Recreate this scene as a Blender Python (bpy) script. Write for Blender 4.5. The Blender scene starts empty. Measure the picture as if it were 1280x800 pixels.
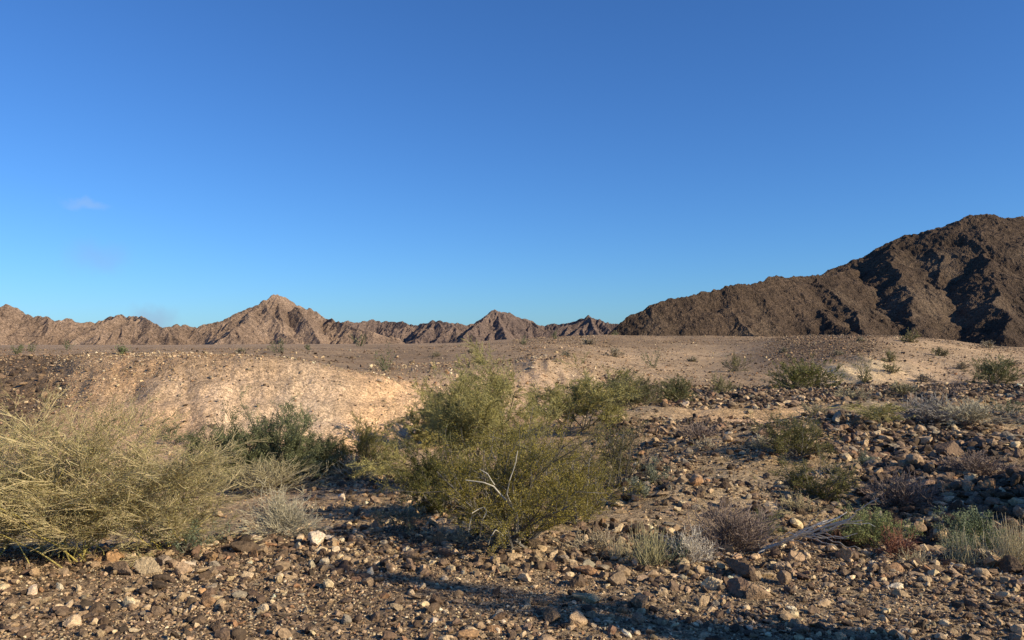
import bpy, math
import numpy as np
from mathutils import Vector
R_ = math.radians
S = bpy.context.scene
FPX = 1005.0          # focal length in photo pixels (1280 wide)
HORI = 425.0          # horizon row
EYE = 1.6
# ------------------------------------------------------------------ camera, world, sun, exposure
cam_d = bpy.data.cameras.new('camera'); cam = bpy.data.objects.new('camera', cam_d)
S.collection.objects.link(cam); S.camera = cam
cam.location = (0, 0, EYE); cam.rotation_euler = (R_(90), 0, 0)
cam_d.sensor_width = 36; cam_d.lens = 36 * FPX / 1280; cam_d.shift_y = (HORI - 400) / 1280
cam_d.clip_start = 0.05; cam_d.clip_end = 20000
SUN_EL = 26.0
sx, sy = 0.90, -0.436
az = math.atan2(sx, sy)
sund = Vector((sx * math.cos(R_(SUN_EL)), sy * math.cos(R_(SUN_EL)), math.sin(R_(SUN_EL))))
W = bpy.data.worlds.new('World'); S.world = W; W.use_nodes = True
wn = W.node_tree.nodes; wl = W.node_tree.links
sky = wn.new('ShaderNodeTexSky'); sky.sky_type = 'NISHITA'; sky.sun_disc = False
sky.sun_elevation = R_(SUN_EL); sky.sun_rotation = az
sky.altitude = 300; sky.air_density = 1.0; sky.dust_density = 0.25; sky.ozone_density = 3.0
hs = wn.new('ShaderNodeHueSaturation'); hs.inputs['Saturation'].default_value = 1.0; hs.inputs['Value'].default_value = 1.0
tint = wn.new('ShaderNodeVectorMath'); tint.operation = 'MULTIPLY'; tint.inputs[1].default_value = (0.51, 0.94, 1.51)
wl.new(sky.outputs[0], tint.inputs[0]); wl.new(tint.outputs[0], hs.inputs['Color'])
bg = wn['Background']; bg.inputs[1].default_value = 0.0725
# three faint scraps of cloud low on the left, placed by direction in the sky
geo = wn.new('ShaderNodeTexCoord')
col = hs.outputs[0]
def cloud(px, py, wpx, hpx, amt, rgb, col, seed):
    d = Vector(((px - 640) / FPX, 1, (HORI - py) / FPX)).normalized()
    sub = wn.new('ShaderNodeVectorMath'); sub.operation = 'SUBTRACT'; sub.inputs[1].default_value = d
    wl.new(geo.outputs['Generated'], sub.inputs[0])
    nz = wn.new('ShaderNodeTexNoise'); nz.inputs['Scale'].default_value = 45; nz.inputs['Detail'].default_value = 5
    wl.new(geo.outputs['Generated'], nz.inputs['Vector'])
    na = wn.new('ShaderNodeVectorMath'); na.operation = 'MULTIPLY_ADD'
    na.inputs[1].default_value = (0.03,) * 3; wl.new(nz.outputs['Color'], na.inputs[0]); 
    wl.new(sub.outputs[0], na.inputs[2])
    so = wn.new('ShaderNodeVectorMath'); so.operation = 'SUBTRACT'; so.inputs[1].default_value = (0.015,) * 3
    wl.new(na.outputs[0], so.inputs[0])
    sc = wn.new('ShaderNodeVectorMath'); sc.operation = 'MULTIPLY'
    a = FPX / wpx; b = FPX / hpx
    sc.inputs[1].default_value = (a, a, b); wl.new(so.outputs[0], sc.inputs[0])
    ln = wn.new('ShaderNodeVectorMath'); ln.operation = 'LENGTH'; wl.new(sc.outputs[0], ln.inputs[0])
    mr = wn.new('ShaderNodeMapRange'); mr.interpolation_type = 'SMOOTHSTEP'
    mr.inputs[1].default_value = 0.1; mr.inputs[2].default_value = 1.0; mr.inputs[3].default_value = amt; mr.inputs[4].default_value = 0
    wl.new(ln.outputs['Value'], mr.inputs[0])
    mx = wn.new('ShaderNodeMix'); mx.data_type = 'RGBA'; wl.new(mr.outputs[0], mx.inputs[0])
    wl.new(col, mx.inputs[6]); mx.inputs[7].default_value = (*rgb, 1)
    return mx.outputs[2]
col = cloud(190, 400, 38, 24, 0.45, (3.4, 4.1, 6.0), col, 1)
col = cloud(122, 322, 45, 26, 0.22, (3.4, 4.1, 6.0), col, 2)
col = cloud(105, 256, 34, 9, 0.30, (4.5, 6.0, 8.5), col, 3)
wl.new(col, bg.inputs[0])
sl = bpy.data.lights.new('sun', 'SUN'); so_ = bpy.data.objects.new('sun', sl); S.collection.objects.link(so_)
sl.energy = 5.0; sl.angle = R_(0.53); sl.color = (1.0, 0.86, 0.62)
so_.rotation_euler = sund.to_track_quat('Z', 'Y').to_euler(); so_.location = (20, -10, 12)
vs = S.view_settings; vs.view_transform = 'Standard'; vs.look = 'None'; vs.exposure = 0.38; vs.gamma = 1; vs.use_curve_mapping = False
S.cycles.max_bounces = 5; S.cycles.diffuse_bounces = 3; S.cycles.transmission_bounces = 3

# ------------------------------------------------------------------ noise
def _h(ix, iy, seed):
    with np.errstate(over='ignore'):
        n = (ix.astype(np.uint32) * np.uint32(374761393)) ^ (iy.astype(np.uint32) * np.uint32(668265263)) ^ np.uint32((seed * 2246822519) & 0xffffffff)
        n = (n ^ (n >> np.uint32(13))) * np.uint32(1274126177)
        n = (n ^ (n >> np.uint32(15))) * np.uint32(2246822519)
        n = n ^ (n >> np.uint32(16))
    return n.astype(np.float64) * (2 * math.pi / 4294967296.0)
def pn(x, y, seed=0):
    ix = np.floor(x).astype(np.int64); iy = np.floor(y).astype(np.int64)
    fx = x - ix; fy = y - iy
    u = fx * fx * fx * (fx * (fx * 6 - 15) + 10); v = fy * fy * fy * (fy * (fy * 6 - 15) + 10)
    def g(dx, dy):
        a = _h(ix + dx, iy + dy, seed); return np.cos(a) * (fx - dx) + np.sin(a) * (fy - dy)
    a = g(0, 0); b = g(1, 0); c = g(0, 1); d = g(1, 1)
    return 1.5 * ((a * (1 - u) + b * u) * (1 - v) + (c * (1 - u) + d * u) * v)
def fbm(x, y, o=4, seed=0, gain=0.5):
    s = 0; a = 1; t = 0
    for k in range(o):
        s = s + a * pn(x * 2 ** k + 17.3 * k, y * 2 ** k - 9.1 * k, seed + k); t += a; a *= gain
    return s / t
def ridged(x, y, o=4, seed=0, gain=0.5):
    s = 0; a = 1; t = 0
    for k in range(o):
        s = s + a * (1 - 2 * np.abs(pn(x * 2 ** k + 7.7 * k, y * 2 ** k + 3.1 * k, seed + k))); t += a; a *= gain
    return s / t
def sstep(a, b, x):
    t = np.clip((x - a) / (b - a), 0, 1); return t * t * (3 - 2 * t)

# ------------------------------------------------------------------ terrain profile table
# columns across the view; each a list of (distance, ground row seen there) or (distance, None, height)
# plus the colour of the ground at a few distances
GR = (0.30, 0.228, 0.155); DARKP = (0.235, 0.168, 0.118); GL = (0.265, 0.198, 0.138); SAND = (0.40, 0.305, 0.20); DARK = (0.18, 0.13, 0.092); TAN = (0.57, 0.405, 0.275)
PEACH = (0.56, 0.385, 0.25); STONY = (0.44, 0.325, 0.232); PLAT = (0.30, 0.22, 0.152); HILL = (0.38, 0.283, 0.195)
PALE = (0.52, 0.42, 0.285); ROCKY = (0.21, 0.158, 0.112); PLAIN = (0.34, 0.25, 0.18)
COLS = [
 (-700, [(5, None, .0), (8, None, -.1), (14, None, .0), (18, None, 1.0), (30, None, 1.0), (60, 440), (200, 434), (1400, 431), (4000, 431)],
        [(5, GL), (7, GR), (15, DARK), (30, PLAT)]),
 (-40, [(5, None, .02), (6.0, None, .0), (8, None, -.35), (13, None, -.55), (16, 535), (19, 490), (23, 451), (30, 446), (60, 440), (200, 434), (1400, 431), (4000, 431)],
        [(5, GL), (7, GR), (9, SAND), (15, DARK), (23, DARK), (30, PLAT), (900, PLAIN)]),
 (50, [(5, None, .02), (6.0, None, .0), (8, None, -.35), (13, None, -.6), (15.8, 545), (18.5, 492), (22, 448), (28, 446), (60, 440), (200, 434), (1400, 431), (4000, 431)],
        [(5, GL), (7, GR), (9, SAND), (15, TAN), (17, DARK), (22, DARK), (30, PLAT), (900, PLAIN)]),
 (110, [(5, None, .02), (6.0, None, .0), (8, None, -.4), (13, None, -.65), (16.2, 545), (18, 490), (19.8, 447), (20.4, 443.5), (24, 443.5), (30, None, .9), (60, 440), (200, 434), (1400, 431), (4000, 431)],
        [(5, GL), (7, GR), (9, SAND), (15, PEACH), (17, STONY), (20.0, STONY), (20.9, PLAT), (900, PLAIN)]),
 (230, [(5, None, .0), (6.3, None, .0), (8, None, -.4), (13, None, -.65), (16.2, 548), (17.2, 505), (18.9, 449), (19.3, 443), (22, 443.5), (25, None, 1.1), (60, 439), (200, 434), (1400, 431), (4000, 431)],
        [(5, GL), (7, GR), (9, SAND), (15, TAN), (17.2, PEACH), (18.2, STONY), (19.2, STONY), (20.0, PLAT), (900, PLAIN)]),
 (345, [(5, None, .0), (6.5, None, .0), (8, None, -.35), (13, None, -.65), (16.4, 552), (17.1, 520), (18.5, 458), (18.9, 446), (21, 446), (24, None, 1.0), (30, 443), (60, 438), (200, 433), (1400, 430), (4000, 430)],
        [(5, GL), (7, GR), (9, GR), (15, TAN), (18.0, TAN), (18.4, STONY), (18.9, STONY), (19.7, PLAT), (900, PLAIN)]),
 (430, [(5, None, .0), (6.8, None, .0), (8, None, -.3), (13, None, -.65), (16.8, 552), (17.6, 515), (18.6, 470), (18.9, 460), (20, 460.5), (21.5, None, .6), (24, None, .7), (30, 457), (60, 440), (200, 431), (1400, 430), (4000, 430)],
        [(5, GL), (7, GR), (9, GR), (15, TAN), (18.6, TAN), (19.2, TAN), (20, PLAT), (900, PLAIN)]),
 (495, [(5, None, .0), (6.8, None, .0), (8, None, -.3), (13, None, -.65), (17.4, 548), (18.2, 515), (19.4, 482), (19.9, 474), (21, 474), (25, 470), (30, 461), (60, 440), (200, 430), (1400, 430), (4000, 430)],
        [(5, GL), (7, GR), (9, GR), (15, STONY), (19, TAN), (22, TAN), (25, PLAT), (900, PLAIN)]),
 (600, [(5, None, .0), (7.2, None, -.05), (9, None, -.25), (13, None, -.55), (19, 530), (22, 490), (25, 468), (27, 460), (33, 452), (60, 438), (110, 427), (200, 429), (1400, 430), (4000, 430)],
        [(5, GR), (9, GR), (15, STONY), (22, TAN), (25, TAN), (28, PLAT), (900, PLAIN)]),
 (700, [(5, None, .0), (7.2, None, -.05), (9, None, -.2), (13, None, -.5), (22, 512), (26, 483), (30, 456), (33, 449), (40, 446), (70, 431), (110, 420), (150, 422), (400, 430), (1400, 430), (4000, 430)],
        [(5, GR), (9, GR), (15, GR), (24, STONY), (28, STONY), (33, HILL), (60, PLAT), (100, PLAT)]),
 (790, [(5, None, .0), (6.8, None, -.05), (9, None, -.2), (13, None, -.35), (18, 524), (30, 500), (38, 482), (52, 458), (75, 438), (110, 419), (150, 422), (400, 430), (1400, 430), (4000, 430)],
        [(5, GR), (9, GR), (18, GR), (26, SAND), (33, HILL), (60, HILL), (100, PLAT)]),
 (900, [(5, None, .0), (6.4, None, -.02), (7.5, None, -.2), (9.5, 598), (12, 562), (15, 541), (18, 526), (30, 500), (40, 486), (52, 466), (75, 441), (110, 420), (150, 423), (400, 430), (1400, 430), (4000, 430)],
        [(5, GR), (7, GR), (10, SAND), (14, GR), (17, TAN), (20, SAND), (26, ROCKY), (36, ROCKY), (42, HILL), (80, HILL), (100, PLAT)]),
 (1000, [(5, None, .0), (6.2, None, .0), (7.5, None, -.3), (9.5, 600), (12, 563), (15, 540), (18, 524), (30, 500), (38, 487), (42, 475), (46, 461), (56, 440), (80, 419.5), (130, 422), (400, 430), (1400, 430), (4000, 430)],
        [(5, GR), (7, GR), (10, SAND), (14, GR), (17, TAN), (20, SAND), (26, ROCKY), (36, ROCKY), (42, HILL), (46, HILL), (50, DARKP), (72, DARKP), (90, PLAT)]),
 (1055, [(5, None, .0), (6.1, None, .0), (7.3, None, -.35), (8.5, None, -.25), (9.5, 600), (12, 565), (14, 541), (18, 520), (30, 499), (38, 486), (41, 470), (44.5, 447), (53, 435), (70, 421), (88, 418.5), (130, 423), (400, 430), (1400, 430), (4000, 430)],
        [(5, GR), (7, GR), (10, SAND), (14, GR), (20, SAND), (26, ROCKY), (38, ROCKY), (39.2, PALE), (43.5, PALE), (46, DARKP), (70, DARKP), (90, PLAT)]),
 (1090, [(5, None, .0), (6.1, None, .0), (7.2, None, -.4), (8.3, None, -.25), (9.5, 600), (12, 566), (14, 540), (18, 518), (30, 498), (38, 486), (40.5, 470), (43.5, 446), (52, 436), (70, 421), (90, 419), (130, 424), (400, 430), (1400, 430), (4000, 430)],
        [(5, GR), (7, GR), (10, SAND), (14, ROCKY), (20, SAND), (26, ROCKY), (38, ROCKY), (39.4, PALE), (44, PALE), (47, PLAT), (90, PLAT)]),
 (1150, [(5, None, .0), (6.1, None, .0), (7.0, None, -.4), (7.6, None, -.25), (8.4, 619), (9.5, 600), (12, 568), (14, 543), (18, 520), (30, 498), (38, 486), (41.5, 474), (46, 456), (56, 441), (74, 425), (100, 421), (130, 426), (400, 430), (1400, 430), (4000, 430)],
        [(5, GR), (6.6, GR), (7.5, ROCKY), (9.5, ROCKY), (14, ROCKY), (17, SAND), (24, ROCKY), (34, ROCKY), (40, STONY), (60, HILL), (90, PLAT)]),
 (1280, [(5, None, .0), (6.1, None, .0), (6.9, None, -.35), (7.5, None, -.1), (8.3, 617), (9.5, 602), (12, 570), (15, 540), (18, 520), (28, 502), (36, 488), (48, 468), (66, 450), (90, 439), (130, 436), (400, 434), (1400, 431), (4000, 431)],
        [(5, GR), (6.6, GR), (7.5, ROCKY), (9.5, ROCKY), (12, GR), (17, SAND), (24, ROCKY), (34, ROCKY), (42, HILL), (90, HILL)]),
 (1900, [(5, None, .0), (7, None, -.1), (9, None, .1), (20, None, .0), (40, None, -.5), (90, None, .5), (400, 432), (1400, 431), (4000, 431)],
        [(5, GR), (20, ROCKY), (42, HILL), (90, HILL)]),
]
LY = np.linspace(math.log(2.0), math.log(4000.0), 700); YY = np.exp(LY)
PXG = np.arange(-1200, 2401, 10.0)
_cz = []; _cc = []
WARM = np.array([1.04, 0.98, 0.86])
for px, prof, cols in COLS:
    Y = [2.0]; Z = [0.0]
    for t in prof:
        Y.append(t[0]); Z.append(EYE - t[0] * (t[1] - HORI) / FPX if t[1] is not None else t[2])
    _cz.append(np.interp(YY, Y, Z))
    _cc.append(np.stack([np.interp(LY, [math.log(c[0]) for c in cols], [c[1][k] for c in cols]) for k in range(3)], -1) * WARM)
_cz = np.array(_cz); _cc = np.array(_cc); cpx = np.array([c[0] for c in COLS], float)
TZ = np.stack([np.interp(PXG, cpx, _cz[:, j]) for j in range(len(YY))], 1)
TC = np.stack([np.stack([np.interp(PXG, cpx, _cc[:, j, k]) for j in range(len(YY))], 1) for k in range(3)], -1)
def blur(a, n, ax):
    k = np.exp(-0.5 * (np.arange(-3 * n, 3 * n + 1) / n) ** 2); k /= k.sum()
    p = [(0, 0)] * a.ndim; p[ax] = (3 * n, 3 * n)
    return np.apply_along_axis(lambda v: np.convolve(v, k, 'valid'), ax, np.pad(a, p, mode='edge'))
TZ = blur(blur(TZ, 2, 0), 1, 1); TC = blur(blur(TC, 2, 0), 2, 1)
def tab(T, px, Y):
    u = np.clip((px - PXG[0]) / 10.0, 0, len(PXG) - 1.001); v = np.clip((np.log(np.maximum(Y, 2.0)) - LY[0]) / (LY[1] - LY[0]), 0, len(LY) - 1.001)
    i = u.astype(int); j = v.astype(int); fu = u - i; fv = v - j
    if T.ndim == 3: fu = fu[..., None]; fv = fv[..., None]
    return T[i, j] * (1 - fu) * (1 - fv) + T[i + 1, j] * fu * (1 - fv) + T[i, j + 1] * (1 - fu) * fv + T[i + 1, j + 1] * fu * fv
def height(x, Y):
    x = np.asarray(x, float); Y = np.asarray(Y, float)
    px = 640 + FPX * x / np.maximum(Y, 4.0)
    z = tab(TZ, px, Y)
    near = 1 - sstep(6.2, 8, Y)
    z = z + near * (0.045 * fbm(x * 0.8, Y * 0.8, 3, 3) + 0.018 * fbm(x * 4, Y * 4, 3, 5))
    mid = sstep(6.5, 9, Y) * (1 - sstep(28, 45, Y))
    right = sstep(640, 820, px)
    z = z + mid * right * (.16 * np.clip(2 * fbm(x * .5, Y * .5, 3, 9), -.2, 1) * (1 - sstep(14, 18, Y)) + .22 * np.clip(2 * fbm(x * .22, Y * .3, 3, 13), -.2, 1) * sstep(16, 20, Y))
    bank = (1 - sstep(620, 720, px)) * sstep(15, 16.5, Y) * (1 - sstep(21, 24, Y))
    z = z + mid * (1 - bank) * (0.07 + 0.10 * right) * fbm(x * 0.5 + 4, Y * 0.4, 4, 11)
    z = z + mid * right * 0.20 * np.maximum(0, ridged(x * 0.28, Y * 0.42, 3, 23)) * sstep(9.5, 14, Y)
    z = z + bank * (0.12 * fbm(x * 0.7, Y * 0.5, 3, 31) - 0.13 * np.maximum(0, ridged(x * 0.75 + 0.25 * Y, Y * 0.12, 4, 37)) * (1 - sstep(.8, 1.1, z)) + 0.05 * fbm(x * 3, Y * 3, 3, 39))
    z = z + bank * .035 * np.sin(z * 14 + 2 * fbm(x * .5, Y * .5, 2, 38)) * (1 - sstep(.7, 1.0, z))
    far = sstep(26, 45, Y) * (1 - sstep(300, 600, Y))
    z = z + far * (0.22 * fbm(x * 0.12, Y * 0.12, 4, 41) + 0.05 * fbm(x * .9, Y * .9, 2, 43))
    ero = sstep(1000, 1060, px) * (1 - sstep(1180, 1240, px)) * sstep(38, 40, Y) * (1 - sstep(44, 50, Y))
    z = z + ero * -0.30 * np.maximum(0, ridged(x * 0.42, Y * 0.10 + 3, 4, 47))
    er2 = sstep(640, 660, px) * (1 - sstep(770, 800, px)) * sstep(24, 27, Y) * (1 - sstep(33, 38, Y))
    z = z + er2 * 0.22 * (ridged(x * 0.9, Y * 0.12 + 3, 3, 49))
    return z
def gcol(x, Y):
    px = 640 + FPX * x / np.maximum(Y, 4.0)
    w = 14 * fbm(x * .35, Y * .35, 3, 61); wy = 1 + 0.05 * fbm(x * .5, Y * .5, 3, 67)
    c = tab(TC, px + w * 1.6, Y * wy)
    c = c * (1 + sstep(20, 35, Y) * (.48 * fbm(x * .07, Y * .05, 4, 81) + .22 * fbm(x * .35, Y * .2, 3, 83)))[..., None]
    c = c * (1 + 0.20 * fbm(x * 0.6, Y * 0.6, 4, 71))[..., None]
    red = np.clip(0.5 + fbm(x * .25, Y * .25, 3, 75), 0, 1)[..., None]
    bk = (sstep(15, 16, Y) * (1 - sstep(20, 22, Y)))[..., None]
    c = c * (1 + (0.10 + .32 * bk) * (red - .35) * np.array([.45, -0.05, -.7]))
    c = c * (1 + .13 * bk * fbm(x * 1.5, Y * .5, 4, 91)[..., None])
    return np.clip(c, 0.02, 0.8)
def hit(px, py, lo=3.0, hi=150.0):
    Y = np.exp(np.linspace(math.log(lo), math.log(hi), 1500)); x = (px - 640) / FPX * Y
    ray = EYE - Y * (py - HORI) / FPX; g = height(x, Y)
    k = np.nonzero(ray <= g)[0]; k = k[0] if len(k) else len(Y) - 1
    return float(x[k]), float(Y[k]), float(g[k])

# ------------------------------------------------------------------ mesh / object helpers
COLL = S.collection
def mesh_np(name, V, F, C=None, smooth=False):
    m = bpy.data.meshes.new(name); V = np.asarray(V, np.float32)
    m.vertices.add(len(V)); m.vertices.foreach_set('co', V.ravel())
    if not isinstance(F, list): F = [F]
    F = [f for f in F if len(f)]
    lv = np.concatenate([f.ravel() for f in F]).astype(np.int32)
    cnt = np.concatenate([np.full(len(f), f.shape[1]) for f in F])
    st = np.concatenate([[0], np.cumsum(cnt)[:-1]]).astype(np.int32)
    m.loops.add(len(lv)); m.loops.foreach_set('vertex_index', lv)
    m.polygons.add(len(st)); m.polygons.foreach_set('loop_start', st)
    m.polygons.foreach_set('use_smooth', np.full(len(st), smooth))
    if C is not None:
        a = m.color_attributes.new(name='Col', type='FLOAT_COLOR', domain='POINT')
        C = np.asarray(C, np.float32)
        if C.shape[1] == 3: C = np.concatenate([C, np.ones((len(C), 1), np.float32)], 1)
        a.data.foreach_set('color', C.ravel())
    m.update(calc_edges=True)
    return m
def mk(name, mesh, mat, parent=None, **props):
    o = bpy.data.objects.new(name, mesh); COLL.objects.link(o)
    if mat and mesh is not None and not mesh.materials: mesh.materials.append(mat)
    if parent is not None: o.parent = parent
    for k, v in props.items():
        if v is not None: o[k] = v
    return o
def grid_faces(nr, nc):
    i = np.arange(nr * nc).reshape(nr, nc)
    return np.stack([i[:-1, :-1], i[:-1, 1:], i[1:, 1:], i[1:, :-1]], -1).reshape(-1, 4)

# ------------------------------------------------------------------ materials
def newmat(name):
    m = bpy.data.materials.new(name); m.use_nodes = True
    n = m.node_tree.nodes; l = m.node_tree.links; b = n['Principled BSDF']
    b.inputs['Specular IOR Level'].default_value = 0.25; b.inputs['Roughness'].default_value = 0.9
    return m, n, l, b
def N(n, t, **k):
    x = n.new(t)
    for a, v in k.items(): setattr(x, a, v)
    return x
def mathn(n, l, op, a, b=None, c=None):
    x = n.new('ShaderNodeMath'); x.operation = op
    for i, v in enumerate((a, b, c)):
        if v is None: continue
        if hasattr(v, 'links'): l.new(v, x.inputs[i])
        else: x.inputs[i].default_value = v
    return x.outputs[0]
def noise(n, l, vec, scale, detail=4, rough=0.55):
    x = n.new('ShaderNodeTexNoise'); x.inputs['Scale'].default_value = scale; x.inputs['Detail'].default_value = detail
    x.inputs['Roughness'].default_value = rough; l.new(vec, x.inputs['Vector']); return x.outputs['Fac']
def maprange(n, l, v, a, b, c, d):
    x = n.new('ShaderNodeMapRange'); l.new(v, x.inputs[0])
    for i, k in enumerate((a, b, c, d)): x.inputs[i + 1].default_value = k
    return x.outputs[0]
def mulcol(n, l, colr, fac):
    x = n.new('ShaderNodeVectorMath'); x.operation = 'SCALE'; l.new(colr, x.inputs[0]); l.new(fac, x.inputs['Scale']); return x.outputs[0]
def mixcol(n, l, f, a, b):
    x = n.new('ShaderNodeMix'); x.data_type = 'RGBA'
    for i, v in ((0, f), (6, a), (7, b)):
        if hasattr(v, 'links'): l.new(v, x.inputs[i])
        else: x.inputs[i].default_value = v if i == 0 else (*v, 1)
    return x.outputs[2]
def bump(n, l, h, dist, strength=1.0, prev=None):
    x = n.new('ShaderNodeBump'); x.inputs['Distance'].default_value = dist; x.inputs['Strength'].default_value = strength
    l.new(h, x.inputs['Height'])
    if prev is not None: l.new(prev, x.inputs['Normal'])
    return x.outputs[0]
def voro(n, l, vec, scale, out='Distance'):
    x = n.new('ShaderNodeTexVoronoi'); x.inputs['Scale'].default_value = scale; l.new(vec, x.inputs['Vector']); return x

# ground: base colour per place, broken by several sizes of stones and grit
M_ground, n, l, b = newmat('desert_ground')
tc = N(n, 'ShaderNodeTexCoord').outputs['Object']; at = N(n, 'ShaderNodeAttribute', attribute_name='Col').outputs['Color']
c = at
hts = None; nrm = None
for sc_, amt, dist in ((2.2, .10, .015), (9, .30, .014), (34, .65, .010), (95, .6, .004)):
    v = voro(n, l, tc, sc_)
    sep = N(n, 'ShaderNodeSeparateColor'); l.new(v.outputs['Color'], sep.inputs[0])
    f = maprange(n, l, sep.outputs[0], 0, 1, 1 - amt * 0.62, 1 + amt * 0.62)
    c = mulcol(n, l, c, f)
    inv = mathn(n, l, 'MULTIPLY', v.outputs['Distance'], -1.0)
    h2 = mathn(n, l, 'ADD', inv, mathn(n, l, 'MULTIPLY', sep.outputs[1], 0.5))
    nrm = bump(n, l, h2, dist, 0.7, nrm)
nz = noise(n, l, tc, 1.3, 8, .65)
nrm = bump(n, l, noise(n, l, tc, 3.0, 9, .68), .12, .8, nrm)
c = mulcol(n, l, c, maprange(n, l, nz, .3, .7, .8, 1.2))
l.new(c, b.inputs['Base Color']); l.new(nrm, b.inputs['Normal']); b.inputs['Roughness'].default_value = .95; b.inputs['Specular IOR Level'].default_value = .1

# stones: own colour with mottling, pits and desert varnish
M_rock, n, l, b = newmat('desert_stone')
tc = N(n, 'ShaderNodeTexCoord').outputs['Object']; at = N(n, 'ShaderNodeAttribute', attribute_name='Col').outputs['Color']
a1 = noise(n, l, tc, 30, 5, .6); a2 = noise(n, l, tc, 110, 3, .6)
c = mulcol(n, l, at, maprange(n, l, a1, .3, .7, .62, 1.35))
c = mulcol(n, l, c, maprange(n, l, a2, .3, .7, .75, 1.25))
a3 = noise(n, l, tc, 12, 4, .6)
c = mixcol(n, l, maprange(n, l, a3, .55, .70, 0, .3), c, (0.10, 0.068, 0.048))
l.new(c, b.inputs['Base Color']); nr = bump(n, l, a1, .02, .6); nr = bump(n, l, a2, .006, .6, nr); l.new(nr, b.inputs['Normal'])
b.inputs['Roughness'].default_value = .8; b.inputs['Specular IOR Level'].default_value = .25

def hillmat(name, dark, light, pale, s, pale_amt):
    m, n, l, b = newmat(name)
    tc = N(n, 'ShaderNodeTexCoord').outputs['Object']; at = N(n, 'ShaderNodeAttribute', attribute_name='Col').outputs['Color']
    sep0 = N(n, 'ShaderNodeSeparateColor'); l.new(at, sep0.inputs[0])
    a1 = noise(n, l, tc, .012 * s, 6, .65); a2 = noise(n, l, tc, .12 * s, 7, .7); a3 = noise(n, l, tc, .9 * s, 4, .7)
    f = mathn(n, l, 'ADD', mathn(n, l, 'MULTIPLY', sep0.outputs[0], .6), mathn(n, l, 'MULTIPLY', a2, .55))
    f = maprange(n, l, f, .35, .78, 0, 1)
    c = mixcol(n, l, f, dark, light)
    g = maprange(n, l, mathn(n, l, 'ADD', mathn(n, l, 'MULTIPLY', sep0.outputs[1], .5), mathn(n, l, 'MULTIPLY', a1, .5)), .42, .62, 0, pale_amt)
    c = mixcol(n, l, g, c, pale)
    v = voro(n, l, tc, .55 * s); sep = N(n, 'ShaderNodeSeparateColor'); l.new(v.outputs['Color'], sep.inputs[0])
    c = mulcol(n, l, c, maprange(n, l, sep.outputs[0], 0, 1, .6, 1.4))
    c = mulcol(n, l, c, maprange(n, l, a3, .3, .7, .65, 1.35))
    l.new(c, b.inputs['Base Color'])
    nr = bump(n, l, a2, 5.0 / s, .6); nr = bump(n, l, a3, 1.2 / s, .8, nr)
    nr = bump(n, l, mathn(n, l, 'MULTIPLY', v.outputs['Distance'], -1), 1.2 / s, .8, nr)
    l.new(nr, b.inputs['Normal']); b.inputs['Specular IOR Level'].default_value = .1
    return m
M_right = hillmat('varnished_hill_rock', (.034, .024, .018), (.105, .072, .049), (.20, .145, .098), 3.0, .5)
M_left = hillmat('pink_tan_range_rock', (.095, .066, .051), (.28, .195, .138), (.42, .30, .215), 0.8, .6)
M_far = hillmat('distant_range_rock', (.09, .068, .062), (.20, .142, .112), (.28, .205, .155), 0.6, .3)

def plantmat(name, transl):
    m, n, l, b = newmat(name)
    at = N(n, 'ShaderNodeAttribute', attribute_name='Col').outputs['Color']
    tc = N(n, 'ShaderNodeTexCoord').outputs['Object']
    c = mulcol(n, l, at, maprange(n, l, noise(n, l, tc, 60, 2), .3, .7, .8, 1.2))
    l.new(c, b.inputs['Base Color']); b.inputs['Roughness'].default_value = .65
    if transl:
        t = N(n, 'ShaderNodeBsdfTranslucent'); l.new(c, t.inputs[0])
        mx = N(n, 'ShaderNodeMixShader'); mx.inputs[0].default_value = transl
        l.new(b.outputs[0], mx.inputs[1]); l.new(t.outputs[0], mx.inputs[2])
        l.new(mx.outputs[0], n['Material Output'].inputs[0])
    return m
M_leaf = plantmat('desert_foliage', .3); M_bark = plantmat('desert_bark', 0)

# ------------------------------------------------------------------ ground sheet
rows = np.concatenate([np.arange(-14, 2.2, .4), np.arange(2.2, 7.4, .022), 7.4 * 1.0055 ** np.arange(0, 560)])
rows = np.concatenate([rows, rows[-1] * 1.03 ** np.arange(1, 115)])
pxs = np.concatenate([np.arange(-4400, -160, 90), np.arange(-160, 1440, 2.6), np.arange(1440, 5700, 90)])
U = (pxs - 640) / FPX
GX = U[None, :] * np.maximum(rows, 5.0)[:, None]; GY = np.repeat(rows[:, None], len(U), 1)
GZ = height(GX, GY)
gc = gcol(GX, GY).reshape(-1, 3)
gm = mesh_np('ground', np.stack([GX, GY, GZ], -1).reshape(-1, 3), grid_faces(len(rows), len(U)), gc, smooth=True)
mk('ground', gm, M_ground, kind='structure')

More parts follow.
